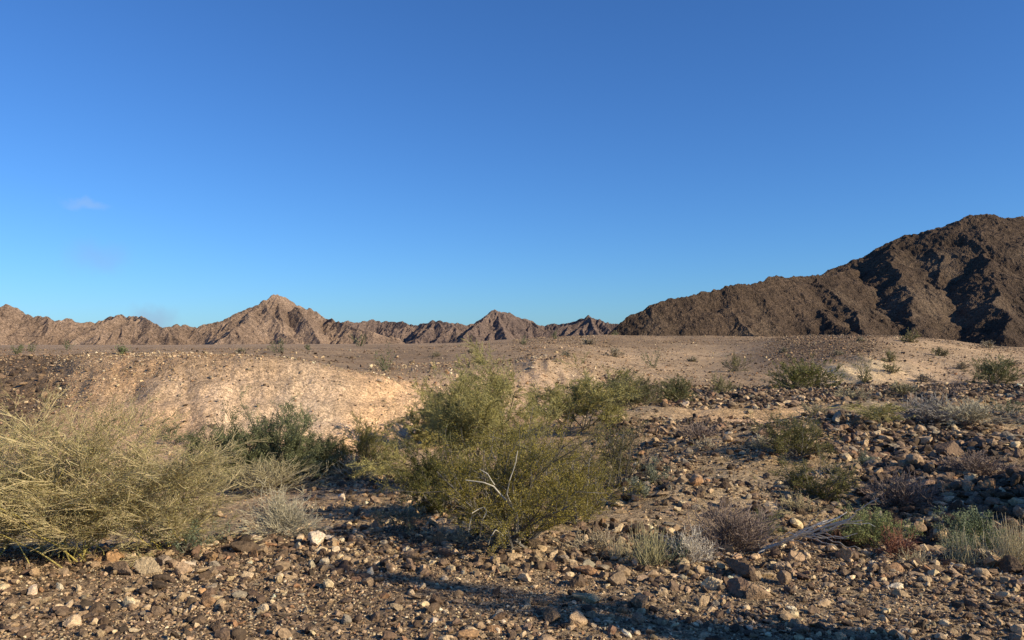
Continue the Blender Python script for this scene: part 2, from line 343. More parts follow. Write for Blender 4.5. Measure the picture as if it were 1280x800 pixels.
# ------------------------------------------------------------------ hills
def jag(sil, seed, amp, step=5.0):
    rg = np.random.default_rng(seed); xs = np.array([p[0] for p in sil], float); ys = np.array([p[1] for p in sil], float)
    t = [xs[0]]
    while t[-1] < xs[-1] - step: t.append(t[-1] + rg.uniform(.5, 1.5) * step)
    t = np.unique(np.concatenate([t, xs])); y = np.interp(t, xs, ys); y = y + np.where(np.isin(t, xs), 0, rg.uniform(-amp, amp, len(t)))
    return list(zip(t.tolist(), y.tolist()))
def Wp(px, py, Y): return np.array([(px - 640) / FPX * Y, Y, EYE - Y * (py - HORI) / FPX])
def chain(pts): return [(pts[i], pts[i + 1]) for i in range(len(pts) - 1)]
def seg_height(X, Y, segs, k, pw=1.0, wob=None):
    Z = np.full(X.shape, -1e9)
    if wob is not None: X = X + wob[0]; Y = Y + wob[1]
    for a, b, kk in segs:
        dx, dy = b[0] - a[0], b[1] - a[1]; L2 = dx * dx + dy * dy + 1e-9
        t = np.clip(((X - a[0]) * dx + (Y - a[1]) * dy) / L2, 0, 1)
        d = np.hypot(X - a[0] - t * dx, Y - a[1] - t * dy)
        np.maximum(Z, a[2] + t * (b[2] - a[2]) - kk * k * d ** pw, out=Z)
    return Z
def spurs(crest, rng, spacing, base_z, drop, ang, sub=True, back=False):
    """ridges running down from a crest line towards the viewer, each with side ridges"""
    out = []
    for a, b in crest:
        L = np.linalg.norm(b[:2] - a[:2]); n_ = max(1, int(round(L / spacing)))
        for i in range(n_):
            t = (i + rng.uniform(.2, .8)) / n_; p = a + (b - a) * t
            th = -math.pi / 2 + rng.normal(ang, .45); d = np.array([math.cos(th), math.sin(th)])
            q = p.copy(); q[2] -= rng.uniform(0, .08) * (p[2] - base_z); dr = drop * rng.uniform(.75, 1.25)
            steps = 5; Ls = max(4, (q[2] - base_z)) / dr / steps
            for s_ in range(steps):
                th += rng.normal(0, .28); d = np.array([math.cos(th), math.sin(th)])
                r = np.array([q[0] + d[0] * Ls, q[1] + d[1] * Ls, q[2] - dr * Ls * rng.uniform(.5, 1.5)])
                out.append((q, r, 1.0))
                if sub:
                    for sg in (-1, 1):
                        if rng.random() < .8:
                            t2 = th + sg * rng.uniform(.7, 1.2); Lb = Ls * rng.uniform(.7, 1.4)
                            m_ = q + (r - q) * rng.uniform(.1, .9)
                            e = np.array([m_[0] + math.cos(t2) * Lb, m_[1] + math.sin(t2) * Lb, m_[2] - dr * 1.25 * Lb])
                            out.append((m_, e, 1.1))
                q = r
    return out
def hill(name, mat, px0, px1, Y0, Y1, nc, nr, segs, k, namp, nfreq, seed, wob, pw=1.0):
    px = np.linspace(px0, px1, nc); Ys = np.linspace(Y0, Y1, nr); Ym = .5 * (Y0 + Y1)
    X = ((px - 640) / FPX * Ym)[None, :].repeat(nr, 0); Y = Ys[:, None].repeat(nc, 1)
    wx = wob * fbm(X * nfreq * .5, Y * nfreq * .5, 4, seed + 50); wy = wob * fbm(X * nfreq * .5 + 31, Y * nfreq * .5, 4, seed + 60)
    Z = seg_height(X, Y, segs, k, pw, (wx, wy))
    r1 = ridged(X * nfreq, Y * nfreq, 5, seed, .55)
    Z = Z + namp * r1 + namp * .5 * fbm(X * nfreq * 4, Y * nfreq * 4, 4, seed + 9, .6)
    tone = np.clip(.5 + .5 * fbm(X * nfreq * .35, Y * nfreq * .35, 4, seed + 20) + .25 * r1, 0, 1)
    pal = np.clip(.42 + .75 * fbm(X * nfreq * .22 + 9, Y * nfreq * .22, 3, seed + 30) - .35 * r1 + .3 * fbm(X * nfreq * 1.2, Y * nfreq * .35, 3, seed + 33), 0, 1)
    C = np.stack([tone, pal, tone], -1).reshape(-1, 3)
    m = mesh_np(name, np.stack([X, Y, Z], -1).reshape(-1, 3), grid_faces(nr, nc), C, smooth=False)
    return mk(name, m, mat, kind='structure')

rng = np.random.default_rng(5)
# near range, left
sil = [(-420, 402), (-300, 392), (-180, 405), (-60, 388), (-25, 392), (8, 380), (22, 388), (42, 399), (60, 396), (66, 402), (85, 399), (98, 403), (116, 405),
       (128, 402), (150, 394), (158, 397), (176, 396), (192, 405), (206, 410), (228, 407), (244, 411), (262, 407), (286, 402), (302, 391),
       (318, 384), (330, 376), (343, 369), (358, 373), (372, 384), (388, 387), (402, 398), (420, 403), (440, 408), (462, 416), (500, 424)]
dep = lambda p: 1500 + 60 * math.sin(p * .021) + 40 * math.sin(p * .05 + 1)
sil = jag(sil, 3, 1.7)
cr = chain([Wp(p, q, dep(p)) for p, q in sil])
segs = [(a, b_, 1.0) for a, b_ in cr] + spurs(cr, rng, 34, -4, .52, -.35)
# hand placed ridges: the dark flanks under the two main summits
for pts in ([(150, 394, 1480), (125, 408, 1420), (98, 424, 1370), (80, 434, 1330)], [(176, 396, 1490), (168, 408, 1430), (150, 424, 1370)],
            [(345, 370, 1530), (350, 390, 1470), (352, 410, 1410), (362, 430, 1360)], [(345, 370, 1530), (318, 392, 1480), (296, 410, 1430), (270, 428, 1380)],
            [(372, 384, 1500), (385, 402, 1440), (400, 428, 1380)], [(345, 372, 1520), (334, 400, 1440), (320, 428, 1380)]):
    segs += [(a, b_, 1.0) for a, b_ in chain([Wp(*p) for p in pts])]
hill('hills', M_left, -420, 520, 1290, 1680, 900, 260, segs, .92, 3.6, .036, 101, 9)
# farther range, centre
sil = [(380, 424), (400, 414), (418, 406), (430, 404), (446, 403), (458, 402), (474, 401), (486, 404), (504, 402), (518, 408), (527, 405), (548, 401), (566, 404),
       (584, 408), (596, 403), (606, 396), (619, 389), (634, 391), (648, 397), (660, 401), (676, 408), (690, 406), (706, 404), (722, 401),
       (735, 395), (746, 400), (764, 405), (790, 409), (840, 405), (900, 400), (980, 410)]
dep2 = lambda p: 2200 + 80 * math.sin(p * .03)
sil = jag(sil, 4, 1.8)
cr = chain([Wp(p, q, dep2(p)) for p, q in sil])
segs = [(a, b_, 1.0) for a, b_ in cr] + spurs(cr, rng, 44, -8, .50, -.25)
for pts in ([(620, 389, 2200), (624, 402, 2110), (630, 418, 2020), (640, 432, 1950)], [(735, 395, 2200), (742, 406, 2120), (750, 424, 2040)],
            [(602, 400, 2190), (590, 414, 2100), (575, 430, 2000)]):
    segs += [(a, b_, 1.0) for a, b_ in chain([Wp(*p) for p in pts])]
hill('hills', M_far, 370, 990, 1900, 2420, 640, 220, segs, .92, 4.5, .026, 131, 11)
# the dark hill on the right
Yc = 385
crA = [Wp(p, q, y) for p, q, y in [(1000, 352, 372), (1040, 338, 380), (1075, 322, 385), (1110, 307, Yc), (1140, 294, Yc), (1165, 287, Yc), (1190, 277, Yc), (1215, 269, Yc), (1232, 268, Yc),
                                    (1255, 275, 392), (1285, 273, 400), (1330, 284, 400), (1400, 276, 405), (1500, 300, 400), (1600, 340, 395), (1700, 400, 390)]]
crB = [Wp(p, q, y) for p, q, y in [(748, 428, 262), (775, 410, 266), (800, 396, 270), (828, 381, 274), (862, 372, 280), (905, 359, 288), (948, 353, 298), (966, 347, 304), (985, 348, 312), (1016, 347, 322), (1045, 345, 340), (1062, 336, 366)]]
crest = chain(crA) + chain(crB)
segs = [(a, b_, 1.0) for a, b_ in crest]
hand = [[(1118, 305, 384), (1117, 322, 360), (1121, 334, 345), (1129, 350, 328), (1134, 372, 308), (1139, 398, 286), (1144, 420, 268)],
        [(1226, 300, 372), (1229, 315, 352), (1240, 335, 325), (1246, 365, 305), (1250, 392, 285), (1256, 420, 262)],
        [(1290, 275, 398), (1300, 310, 360), (1312, 350, 325), (1318, 390, 290), (1325, 425, 262)],
        [(1165, 287, 385), (1172, 312, 366), (1166, 330, 352), (1176, 352, 336)],
        [(1016, 347, 322), (1032, 362, 306), (1058, 382, 288), (1076, 404, 272), (1088, 424, 258)],
        [(1016, 384, 286), (1030, 392, 278), (1042, 404, 268), (1060, 420, 256)],
        [(1016, 384, 286), (1000, 398, 276), (975, 420, 262)],
        [(1392, 276, 402), (1400, 330, 350), (1410, 390, 290), (1415, 430, 250)],
        [(1520, 310, 400), (1520, 350, 350), (1520, 400, 300), (1520, 430, 260)]]
for pts in hand: segs += [(a, b_, 1.0) for a, b_ in chain([Wp(*p) for p in pts])]
segs += spurs(chain(crA), rng, 20, 2, .52, -.1) [:0]
sm = []
for pts in hand:
    for a, b_ in chain([Wp(*p) for p in pts]):
        for sg in (-1, 1):
            if rng.random() < .75:
                m_ = a + (b_ - a) * rng.random(); th = math.atan2(b_[1] - a[1], b_[0] - a[0]) + sg * rng.uniform(.6, 1.1); L = rng.uniform(8, 22)
                sm.append((m_, np.array([m_[0] + math.cos(th) * L, m_[1] + math.sin(th) * L, m_[2] - .62 * L]), 1.1))
segs += sm + spurs(chain(crB), rng, 48, 0, .5, .35)
hill('hills', M_right, 735, 1720, 236, 440, 1150, 420, segs, .60, 1.35, .10, 171, 6.0)

# ------------------------------------------------------------------ stones
def ico(sub):
    t = (1 + 5 ** .5) / 2
    v = [(-1, t, 0), (1, t, 0), (-1, -t, 0), (1, -t, 0), (0, -1, t), (0, 1, t), (0, -1, -t), (0, 1, -t), (t, 0, -1), (t, 0, 1), (-t, 0, -1), (-t, 0, 1)]
    f = [(0, 11, 5), (0, 5, 1), (0, 1, 7), (0, 7, 10), (0, 10, 11), (1, 5, 9), (5, 11, 4), (11, 10, 2), (10, 7, 6), (7, 1, 8), (3, 9, 4), (3, 4, 2), (3, 2, 6), (3, 6, 8), (3, 8, 9), (4, 9, 5), (2, 4, 11), (6, 2, 10), (8, 6, 7), (9, 8, 1)]
    v = [np.array(p) / np.linalg.norm(p) for p in v]
    for _ in range(sub):
        mid = {}; nf = []
        def mp(a, b):
            k = (min(a, b), max(a, b))
            if k not in mid: p = v[a] + v[b]; v.append(p / np.linalg.norm(p)); mid[k] = len(v) - 1
            return mid[k]
        for a, b, c_ in f:
            x, y, z = mp(a, b), mp(b, c_), mp(c_, a); nf += [(a, x, z), (b, y, x), (c_, z, y), (x, y, z)]
        f = nf
    return np.array(v), np.array(f)
ICO = [ico(k) for k in range(4)]
def rand_rot(rng, n, tilt):
    a = rng.uniform(0, 2 * math.pi, n); th = rng.normal(0, tilt, n); ph = rng.uniform(0, 2 * math.pi, n)
    ca, sa = np.cos(a), np.sin(a); Rz = np.zeros((n, 3, 3)); Rz[:, 0, 0] = ca; Rz[:, 0, 1] = -sa; Rz[:, 1, 0] = sa; Rz[:, 1, 1] = ca; Rz[:, 2, 2] = 1
    ux, uy = np.cos(ph), np.sin(ph); c_, s_ = np.cos(th), np.sin(th)
    Rt = np.zeros((n, 3, 3))
    Rt[:, 0, 0] = c_ + ux * ux * (1 - c_); Rt[:, 0, 1] = ux * uy * (1 - c_); Rt[:, 0, 2] = uy * s_
    Rt[:, 1, 0] = ux * uy * (1 - c_); Rt[:, 1, 1] = c_ + uy * uy * (1 - c_); Rt[:, 1, 2] = -ux * s_
    Rt[:, 2, 0] = -uy * s_; Rt[:, 2, 1] = ux * s_; Rt[:, 2, 2] = c_
    return Rt @ Rz
def rock_shapes(rng, n, sub, planes=9, tilt=.35, aspect=None):
    """unit-size stones: an icosphere cut by random planes, squashed and turned"""
    v, f = ICO[sub]; nr = rng.normal(size=(n, planes, 3)); nr /= np.linalg.norm(nr, axis=2, keepdims=True)
    d = rng.uniform(.32, .95, (n, planes)); dot = np.einsum('npk,vk->npv', nr, v)
    r = np.where(dot > .05, d[:, :, None] / np.maximum(dot, .05), 9).min(1); r = np.minimum(r, 1.15)
    r = r * (rng.uniform(.72, 1.2, r.shape) if sub == 0 else rng.uniform(.84, 1.12, r.shape) if sub == 1 else 1 + rng.normal(0, .025, r.shape))
    P = v[None] * r[:, :, None]
    asp = aspect if aspect is not None else np.stack([np.ones(n), rng.uniform(.45, 1, n), rng.uniform(.28, .85, n)], 1)
    P = P * asp[:, None, :]
    return np.einsum('nij,nvj->nvi', rand_rot(rng, n, tilt), P), f
PALC = np.array([(.095, .066, .048), (.15, .105, .075), (.23, .165, .115), (.34, .25, .165), (.30, .18, .105), (.50, .39, .265), (.24, .205, .165), (.60, .51, .39), (.055, .040, .030), (.20, .125, .085)]) * np.array([1.13, 1.06, .91])
PNAME = ['dark brown', 'brown', 'light brown', 'tan', 'rust orange', 'pale buff', 'grey', 'cream white', 'blackish', 'red brown']
ZW = {'near': [.17, .14, .17, .19, .03, .13, .03, .03, .10, .01], 'dark': [.27, .19, .14, .11, .02, .06, .06, .01, .17, .02],
      'bank': [.03, .07, .14, .24, .08, .22, .10, .08, .01, .03], 'hill': [.12, .2, .26, .2, .04, .08, .06, .01, .04, .03],
      'slope': [.28, .3, .2, .08, .02, .02, .05, 0, .12, .03]}
BX, BY, BS, BC = [], [], [], []
def scatter(seed, n, px0, px1, Y0, Y1, s0, s1, k, zone, dens=None):
    """n stones over a patch of ground, sizes s0..s1 with many small ones (power k)"""
    rg = np.random.default_rng(seed)
    t = rg.random(n); Y = np.sqrt(Y0 ** 2 + t * (Y1 ** 2 - Y0 ** 2)); px = rg.uniform(px0, px1, n); x = (px - 640) / FPX * Y
    if dens is not None:
        keep = rg.random(n) < dens(x, Y, px); x, Y, px = x[keep], Y[keep], px[keep]; n = len(x)
    u = rg.random(n); s = (s0 ** (-k) + u * (s1 ** (-k) - s0 ** (-k))) ** (-1 / k)
    w = np.array(ZW[zone]); ci = rg.choice(len(PALC), n, p=w / w.sum())
    BX.append(x); BY.append(Y); BS.append(s * .5); BC.append(ci)
cl = lambda x, Y, f=.9, s=3, lo=.15, hi=1: np.clip(.5 + 1.4 * fbm(x * f, Y * f, 3, s), lo, hi)
sandy = lambda x, Y, px: 1 - .6 * sstep(560, 640, px) * (1 - sstep(800, 860, px)) * sstep(4.7, 5.2, Y) * (1 - sstep(6, 6.4, Y))
scatter(1, 36000, -200, 1480, 3.6, 6.7, .016, .10, 2.15, 'near', lambda x, Y, px: cl(x, Y, .9, 3, .25) * sandy(x, Y, px))
scatter(2, 75000, -200, 1480, 3.6, 6.9, .010, .030, 1.6, 'near', lambda x, Y, px: cl(x, Y, 1.5, 5, .55))
scatter(3, 420, 60, 760, 5.6, 6.9, .05, .13, 2.2, 'near')
scatter(4, 300, 700, 1480, 5.0, 6.3, .05, .14, 2.2, 'near')
scatter(5, 9000, 380, 860, 6.7, 14, .02, .15, 1.9, 'near', lambda x, Y, px: cl(x, Y, .5, 7, .2))
scatter(6, 42000, 740, 1500, 6.5, 17, .024, .17, 2.0, 'dark', lambda x, Y, px: cl(x, Y, .5, 9, .03))
scatter(7, 3200, 1080, 1500, 7.1, 10.5, .05, .22, 1.7, 'dark')
scatter(8, 15000, 820, 1500, 11.2, 15.4, .04, .22, 1.9, 'dark', lambda x, Y, px: sstep(1000, 1080, px) * sstep(-.3, .3, fbm(x * .35, Y * .45, 2, 77)) + .08)
scatter(9, 75000, 760, 1500, 17, 40, .065, .27, 2.0, 'dark', lambda x, Y, px: (.10 + .90 * sstep(20, 24, Y)) * np.clip(.55 + .4 * sstep(26, 31, Y) + 2.4 * fbm(x * .22, Y * .3, 3, 13), .04, 1) * (1 - sstep(36, 41, Y)))
scatter(10, 9000, 60, 500, 16.8, 22, .022, .10, 2.3, 'bank', lambda x, Y, px: (.05 + .95 * sstep(17.9, 19.4, Y + .006 * (300 - px))) )
scatter(11, 9000, -260, 110, 15, 30, .035, .18, 1.9, 'slope', lambda x, Y, px: 1 - sstep(50, 105, px) * (1 - sstep(22, 24, Y)))
scatter(12, 3000, 460, 760, 17, 34, .035, .16, 2.0, 'bank')
scatter(13, 26000, 640, 1500, 38, 110, .07, .26, 2.1, 'hill', lambda x, Y, px: cl(x, Y, .08, 15, .2))
scatter(17, 9000, 900, 1130, 44, 85, .07, .2, 2.0, 'slope', lambda x, Y, px: sstep(940, 990, px) * (1 - sstep(1080, 1120, px)) * sstep(44, 48, Y))
scatter(14, 9000, -260, 760, 21, 90, .06, .28, 2.2, 'slope', lambda x, Y, px: cl(x, Y, .1, 17, .3))
scatter(16, 90, 180, 480, 16.5, 19, .05, .13, 1.8, 'dark')
scatter(15, 1500, -100, 560, 6.9, 15, .03, .13, 1.8, 'near')
BX = np.concatenate(BX); BY = np.concatenate(BY); BS = np.concatenate(BS); BC = np.concatenate(BC)
# stones the eye picks out: column, row, width in px, colour, aspect (depth, height), label
HERO = [
 (394, 682, 26, 7, (.8, .85), 'cream white angular block standing out on the dark near gravel', 'cream white block'),
 (265, 700, 36, 4, (.7, .6), 'rust orange smooth stone lying on the crest left of the white block', 'rust orange stone'),
 (188, 718, 34, 5, (.8, .75), 'pale buff rounded rock in the row of rocks before the yellow bush', 'pale buff rounded rock'),
 (230, 716, 38, 3, (.5, .55), 'long tan rock leaning right of the pale buff rounded rock', 'long tan rock'),
 (156, 718, 40, 2, (.45, .5), 'long light brown slab left of the pale buff rounded rock', 'long brown slab'),
 (148, 700, 24, 4, (.8, .8), 'red rust stone at the back of the row under the yellow bush', 'red rust stone'),
 (152, 692, 18, 5, (.8, .8), 'small pale square stone sitting behind the red rust stone', 'small pale square stone'),
 (126, 704, 16, 4, (.8, .8), 'round apricot stone at the left end of the rock row', 'apricot stone'),
 (205, 706, 28, 6, (.8, .8), 'grey rounded stone behind the pale buff rounded rock', 'grey rounded stone'),
 (88, 782, 34, 5, (.45, .5), 'elongated pale stone with an orange tip in the lower left gravel', 'elongated pale stone'),
 (56, 754, 14, 3, (.8, .8), 'small orange tan cube of stone near the lower left corner', 'orange tan stone'),
 (305, 690, 26, 0, (.8, .9), 'dark brown lump of rock under the grey brush', 'dark lump'),
 (462, 718, 13, 7, (.7, 1.2), 'small upright cream stone left of the long shadow', 'upright cream stone'),
 (735, 716, 34, 4, (.7, .55), 'flat rust orange boulder just above the long shadow', 'rust orange boulder'),
 (734, 723, 20, 3, (.6, .4), 'thin tan plate lying under the flat rust boulder', 'thin tan plate'),
 (779, 720, 20, 2, (.8, .85), 'brown angular block right of the flat rust boulder', 'brown angular block'),
 (705, 700, 13, 6, (.9, .8), 'small pale grey round stone below the central creosote', 'pale grey round stone'),
 (694, 696, 14, 5, (.8, .8), 'pale buff stone beside the small grey round stone', 'pale buff stone'),
 (735, 752, 34, 3, (.75, .6), 'wide tan domed rock on the sunny side of the long shadow', 'tan domed rock'),
 (673, 752, 13, 4, (.8, .8), 'small orange stone on the edge of the long shadow', 'small orange stone'),
 (893, 735, 26, 5, (.75, .9), 'pale angular rock on the sunny ground right of the shadow', 'pale angular rock'),
 (930, 742, 48, 1, (.6, .6), 'big brown slab tilted on edge right of the pale angular rock', 'big brown slab'),
 (950, 748, 26, 2, (.5, .9), 'light brown wedge propped against the big brown slab', 'brown wedge'),
 (925, 718, 44, 1, (.6, .55), 'dark brown boulder under the fallen silver branch', 'dark boulder by the branch'),
 (998, 703, 20, 3, (.8, 1.1), 'tan upright round rock below the fallen silver branch', 'tan upright rock'),
 (981, 714, 24, 3, (.8, .8), 'tan rounded rock left of the upright round one', 'tan rounded rock'),
 (1110, 699, 24, 2, (.7, .55), 'light brown low stone at the foot of the green tuft', 'low brown stone'),
 (1127, 698, 14, 5, (.8, .8), 'small cream stone beside the low brown stone', 'small cream stone'),
 (1242, 708, 20, 3, (.8, 1.0), 'tan block before the right-hand green shrub', 'tan block'),
 (1258, 714, 26, 0, (.9, .9), 'dark brown block right of the tan block', 'dark block'),
 (994, 782, 24, 2, (.7, .6), 'light brown dome of stone low on the right', 'brown dome'),
 (1186, 567, 34, 1, (.8, .75), 'lone big brown boulder on the stony flat at right', 'lone big boulder'),
 (1217, 604, 18, 5, (.8, .8), 'pale round stone behind the shaded rock heap', 'pale round stone'),
 (1020, 628, 20, 3, (.7, .8), 'tan stone at the foot of the middle creosote', 'tan stone by the creosote'),
 (720, 782, 30, 3, (.8, 1.0), 'tan knobbly rock at the bottom centre of the view', 'tan knobbly rock'),
 (690, 775, 24, 1, (.8, .9), 'brown rough rock left of the tan knobbly rock', 'brown rough rock'),
 (800, 758, 28, 1, (.8, .7), 'brown rock with rusty side inside the long shadow', 'brown rusty rock'),
 (432, 778, 22, 6, (.8, .7), 'grey flat stone at bottom left of centre', 'grey flat stone'),
 (541, 780, 18, 7, (.8, .6), 'cream flat stone below the left end of the long shadow', 'cream flat stone')]
vis_px = 640 + FPX * BX / BY
BZ = height(BX, BY); pyc = HORI + FPX * (EYE - BZ) / BY
inview = (vis_px > 8) & (vis_px < 1272) & (pyc < 795) & (BY < 14)
sizepx = BS * 2 * FPX / BY * inview
NI = 300 - len(HERO)
order = np.argsort(-sizepx); ind = order[:NI]; rest = np.ones(len(BX), bool); rest[ind] = False
def lift(z, s): return z + s * .33
def colors(rng, ci, nv, jit=.14):
    c_ = PALC[ci] * (1 + rng.normal(0, jit, (len(ci), 1))) * (1 + rng.normal(0, .02, (len(ci), 3)))
    return np.repeat(np.clip(c_, .02, .75), nv, 0)
rg = np.random.default_rng(99)
Vs = []; Fs = []; Cs = []; off = 0
big = (BS * 2 * FPX / BY > 7)
for msk, sub in ((rest & ~big, 0), (rest & big, 1)):
    idx = np.nonzero(msk)[0]
    for q in range(0, len(idx), 20000):
        ii = idx[q:q + 20000]; P, f = rock_shapes(rg, len(ii), sub, 6, .45)
        P = P * (BS[ii] * 1.25)[:, None, None] + np.stack([BX[ii], BY[ii], lift(BZ[ii], BS[ii])], 1)[:, None, :]
        nv = P.shape[1]; Vs.append(P.reshape(-1, 3)); Cs.append(colors(rg, BC[ii], nv))
        Fs.append((f[None] + (off + np.arange(len(ii)) * nv)[:, None, None]).reshape(-1, 3)); off += len(ii) * nv
mk('gravel', mesh_np('gravel', np.concatenate(Vs), np.concatenate(Fs), np.concatenate(Cs)), M_rock, kind='stuff',
   label='loose brown, tan and blackish gravel and stones strewn over the ground', category='gravel')
LAND = []      # (x, Y, phrase)
stones = []
for h in HERO:
    x, Y, z = hit(h[0], h[1], 3.4, 40); s = h[2] / FPX * Y * .5
    stones.append((x, Y, z, s, h[3], h[4], h[5])); LAND.append((x, Y, h[6]))
for (px, py, ph) in ((640, 676, 'central creosote'), (340, 668, 'round grey brush'), (820, 702, 'dry grass tuft'), (862, 700, 'whitish twig ball'), (1090, 690, 'green tuft with red stems'),
                     (1230, 695, 'green shrub at right edge'), (120, 712, 'big yellow bush'), (1020, 625, 'middle creosote'), (1120, 640, 'purple grey brush')):
    x, Y, z = hit(px, py, 3.4, 40); LAND.append((x, Y, ph))
LA = np.array([(a[0], a[1]) for a in LAND])
used = {}
def place_word(dx, dy):
    if abs(dx) > abs(dy): return 'left of' if dx < 0 else 'right of'
    return 'in front of' if dy < 0 else 'behind'
auto = []
for i in ind:
    s = BS[i]; wpx = s * 2 * FPX / BY[i]
    d = np.hypot(LA[:, 0] - BX[i], LA[:, 1] - BY[i]); j = int(d.argmin())
    auto.append([i, wpx, d[j], place_word(BX[i] - LA[j, 0], BY[i] - LA[j, 1]), LAND[j][2]])
groups = {}
for a in sorted(auto, key=lambda t: t[2]):
    asp = rg.uniform(.5, .95), rg.uniform(.35, .9); a.append(asp)
    shp = 'flat' if asp[1] < .5 else ('blocky' if asp[0] > .75 else 'long' if asp[0] < .62 else 'angular')
    key = (PNAME[BC[a[0]]], shp, a[3], a[4]); groups.setdefault(key, []).append(a)
ORD = ['nearest', 'second nearest', 'third nearest', 'fourth nearest', 'fifth nearest', 'sixth nearest', 'seventh nearest', 'eighth nearest']
for key, lst in groups.items():
    for r, a in enumerate(lst):
        i = a[0]; pre = '' if len(lst) == 1 else ORD[min(r, 7)] + ' '
        lab = '%s%s %s stone %s the %s' % (pre, key[0], key[1], key[2], key[3])
        stones.append((BX[i], BY[i], BZ[i], BS[i] * 1.15, BC[i], a[5], lab))
for q, (x, Y, z, s, ci, asp, lab) in enumerate(stones):
    hero = q < len(HERO); sub = 3 if hero else 2
    P, f = rock_shapes(rg, 1, sub, 13 if hero else 10, .12 if hero else .3, np.array([[1, asp[0], asp[1]]])); P = P[0]
    if hero: P = P * 1.22
    v = ICO[sub][0]; nn = fbm(v[:, 0] * 2.2 + q, v[:, 1] * 2.2 + v[:, 2] * 2.9, 4, q + 400)
    P = P * (1 + .07 * nn[:, None]) * s
    c_ = colors(rg, np.array([ci]), len(P), .06) * (1 + .25 * nn[:, None])
    mk('stone', mesh_np('stone', P, f, np.clip(c_, .02, .8)), M_rock, label=lab, category='stone', group='stones lying on the desert ground').location = (x, Y, z + s * asp[1] * .35)

# ------------------------------------------------------------------ plants
def unit(v): return v / np.maximum(np.linalg.norm(v, axis=-1, keepdims=True), 1e-9)
def grow(rng, base, d, length, K, curv, up):
    P = [base]; d = unit(d)
    for k in range(K - 1):
        d = d + rng.normal(0, curv, d.shape); d[:, 2] += up; d = unit(d); P.append(P[-1] + d * (length / (K - 1))[:, None])
    return np.stack(P, 1)
def sprout(rng, P, per, t0, t1, ang, jit=.3):
    Np, K, _ = P.shape; n_ = Np * per; i = np.repeat(np.arange(Np), per)
    t = np.clip(rng.uniform(t0, t1, n_), 0, .999) * (K - 1); k = t.astype(int); f = (t - k)[:, None]
    a = P[i, k]; b_ = P[i, k + 1]; base = a * (1 - f) + b_ * f; T = unit(b_ - a)
    r = unit(np.cross(T, rng.normal(size=T.shape))); an = rng.normal(ang, jit, n_)[:, None]
    return base, T * np.cos(an) + r * np.sin(an), i
def tubes(P, r0, r1, sides):
    n_, K, _ = P.shape
    T = np.empty_like(P); T[:, 1:-1] = P[:, 2:] - P[:, :-2]; T[:, 0] = P[:, 1] - P[:, 0]; T[:, -1] = P[:, -1] - P[:, -2]; T = unit(T)
    ref = np.where(np.abs(T[..., 2:3]) > .85, np.array([1., 0, 0]), np.array([0, 0, 1.])); A = unit(np.cross(T, ref)); B = np.cross(T, A)
    R = r0[:, None] + (r1 - r0)[:, None] * np.linspace(0, 1, K)[None]
    th = np.arange(sides) / sides * 2 * math.pi
    V = P[:, :, None] + R[:, :, None, None] * (np.cos(th)[:, None] * A[:, :, None] + np.sin(th)[:, None] * B[:, :, None])
    idx = np.arange(n_ * K * sides).reshape(n_, K, sides); nx = np.roll(idx, -1, 2)
    F = np.stack([idx[:, :-1], nx[:, :-1], nx[:, 1:], idx[:, 1:]], -1).reshape(-1, 4)
    return V.reshape(-1, 3), F
def leaves(rng, c, d, L, Wd):
    n_ = len(c); d = unit(d); s = unit(np.cross(d, rng.normal(size=d.shape))); L = L[:, None]; Wd = Wd[:, None]
    V = np.stack([c, c + d * L * .5 + s * Wd, c + d * L, c + d * L * .5 - s * Wd], 1).reshape(-1, 3)
    return V, np.arange(n_ * 4).reshape(-1, 4)
def mixc(rng, a, b, n_, jit=.12):
    t = rng.random((n_, 1)); return np.clip((np.array(a) * (1 - t) + np.array(b) * t) * (1 + rng.normal(0, jit, (n_, 1))), .01, .9)
class Acc:
    def __init__(s): s.V = []; s.F = []; s.C = []; s.n = 0
    def add(s, V, F, C): s.V.append(V); s.F.append(F + s.n); s.C.append(C); s.n += len(V)
    def get(s): return np.concatenate(s.V), s.F, np.concatenate(s.C)
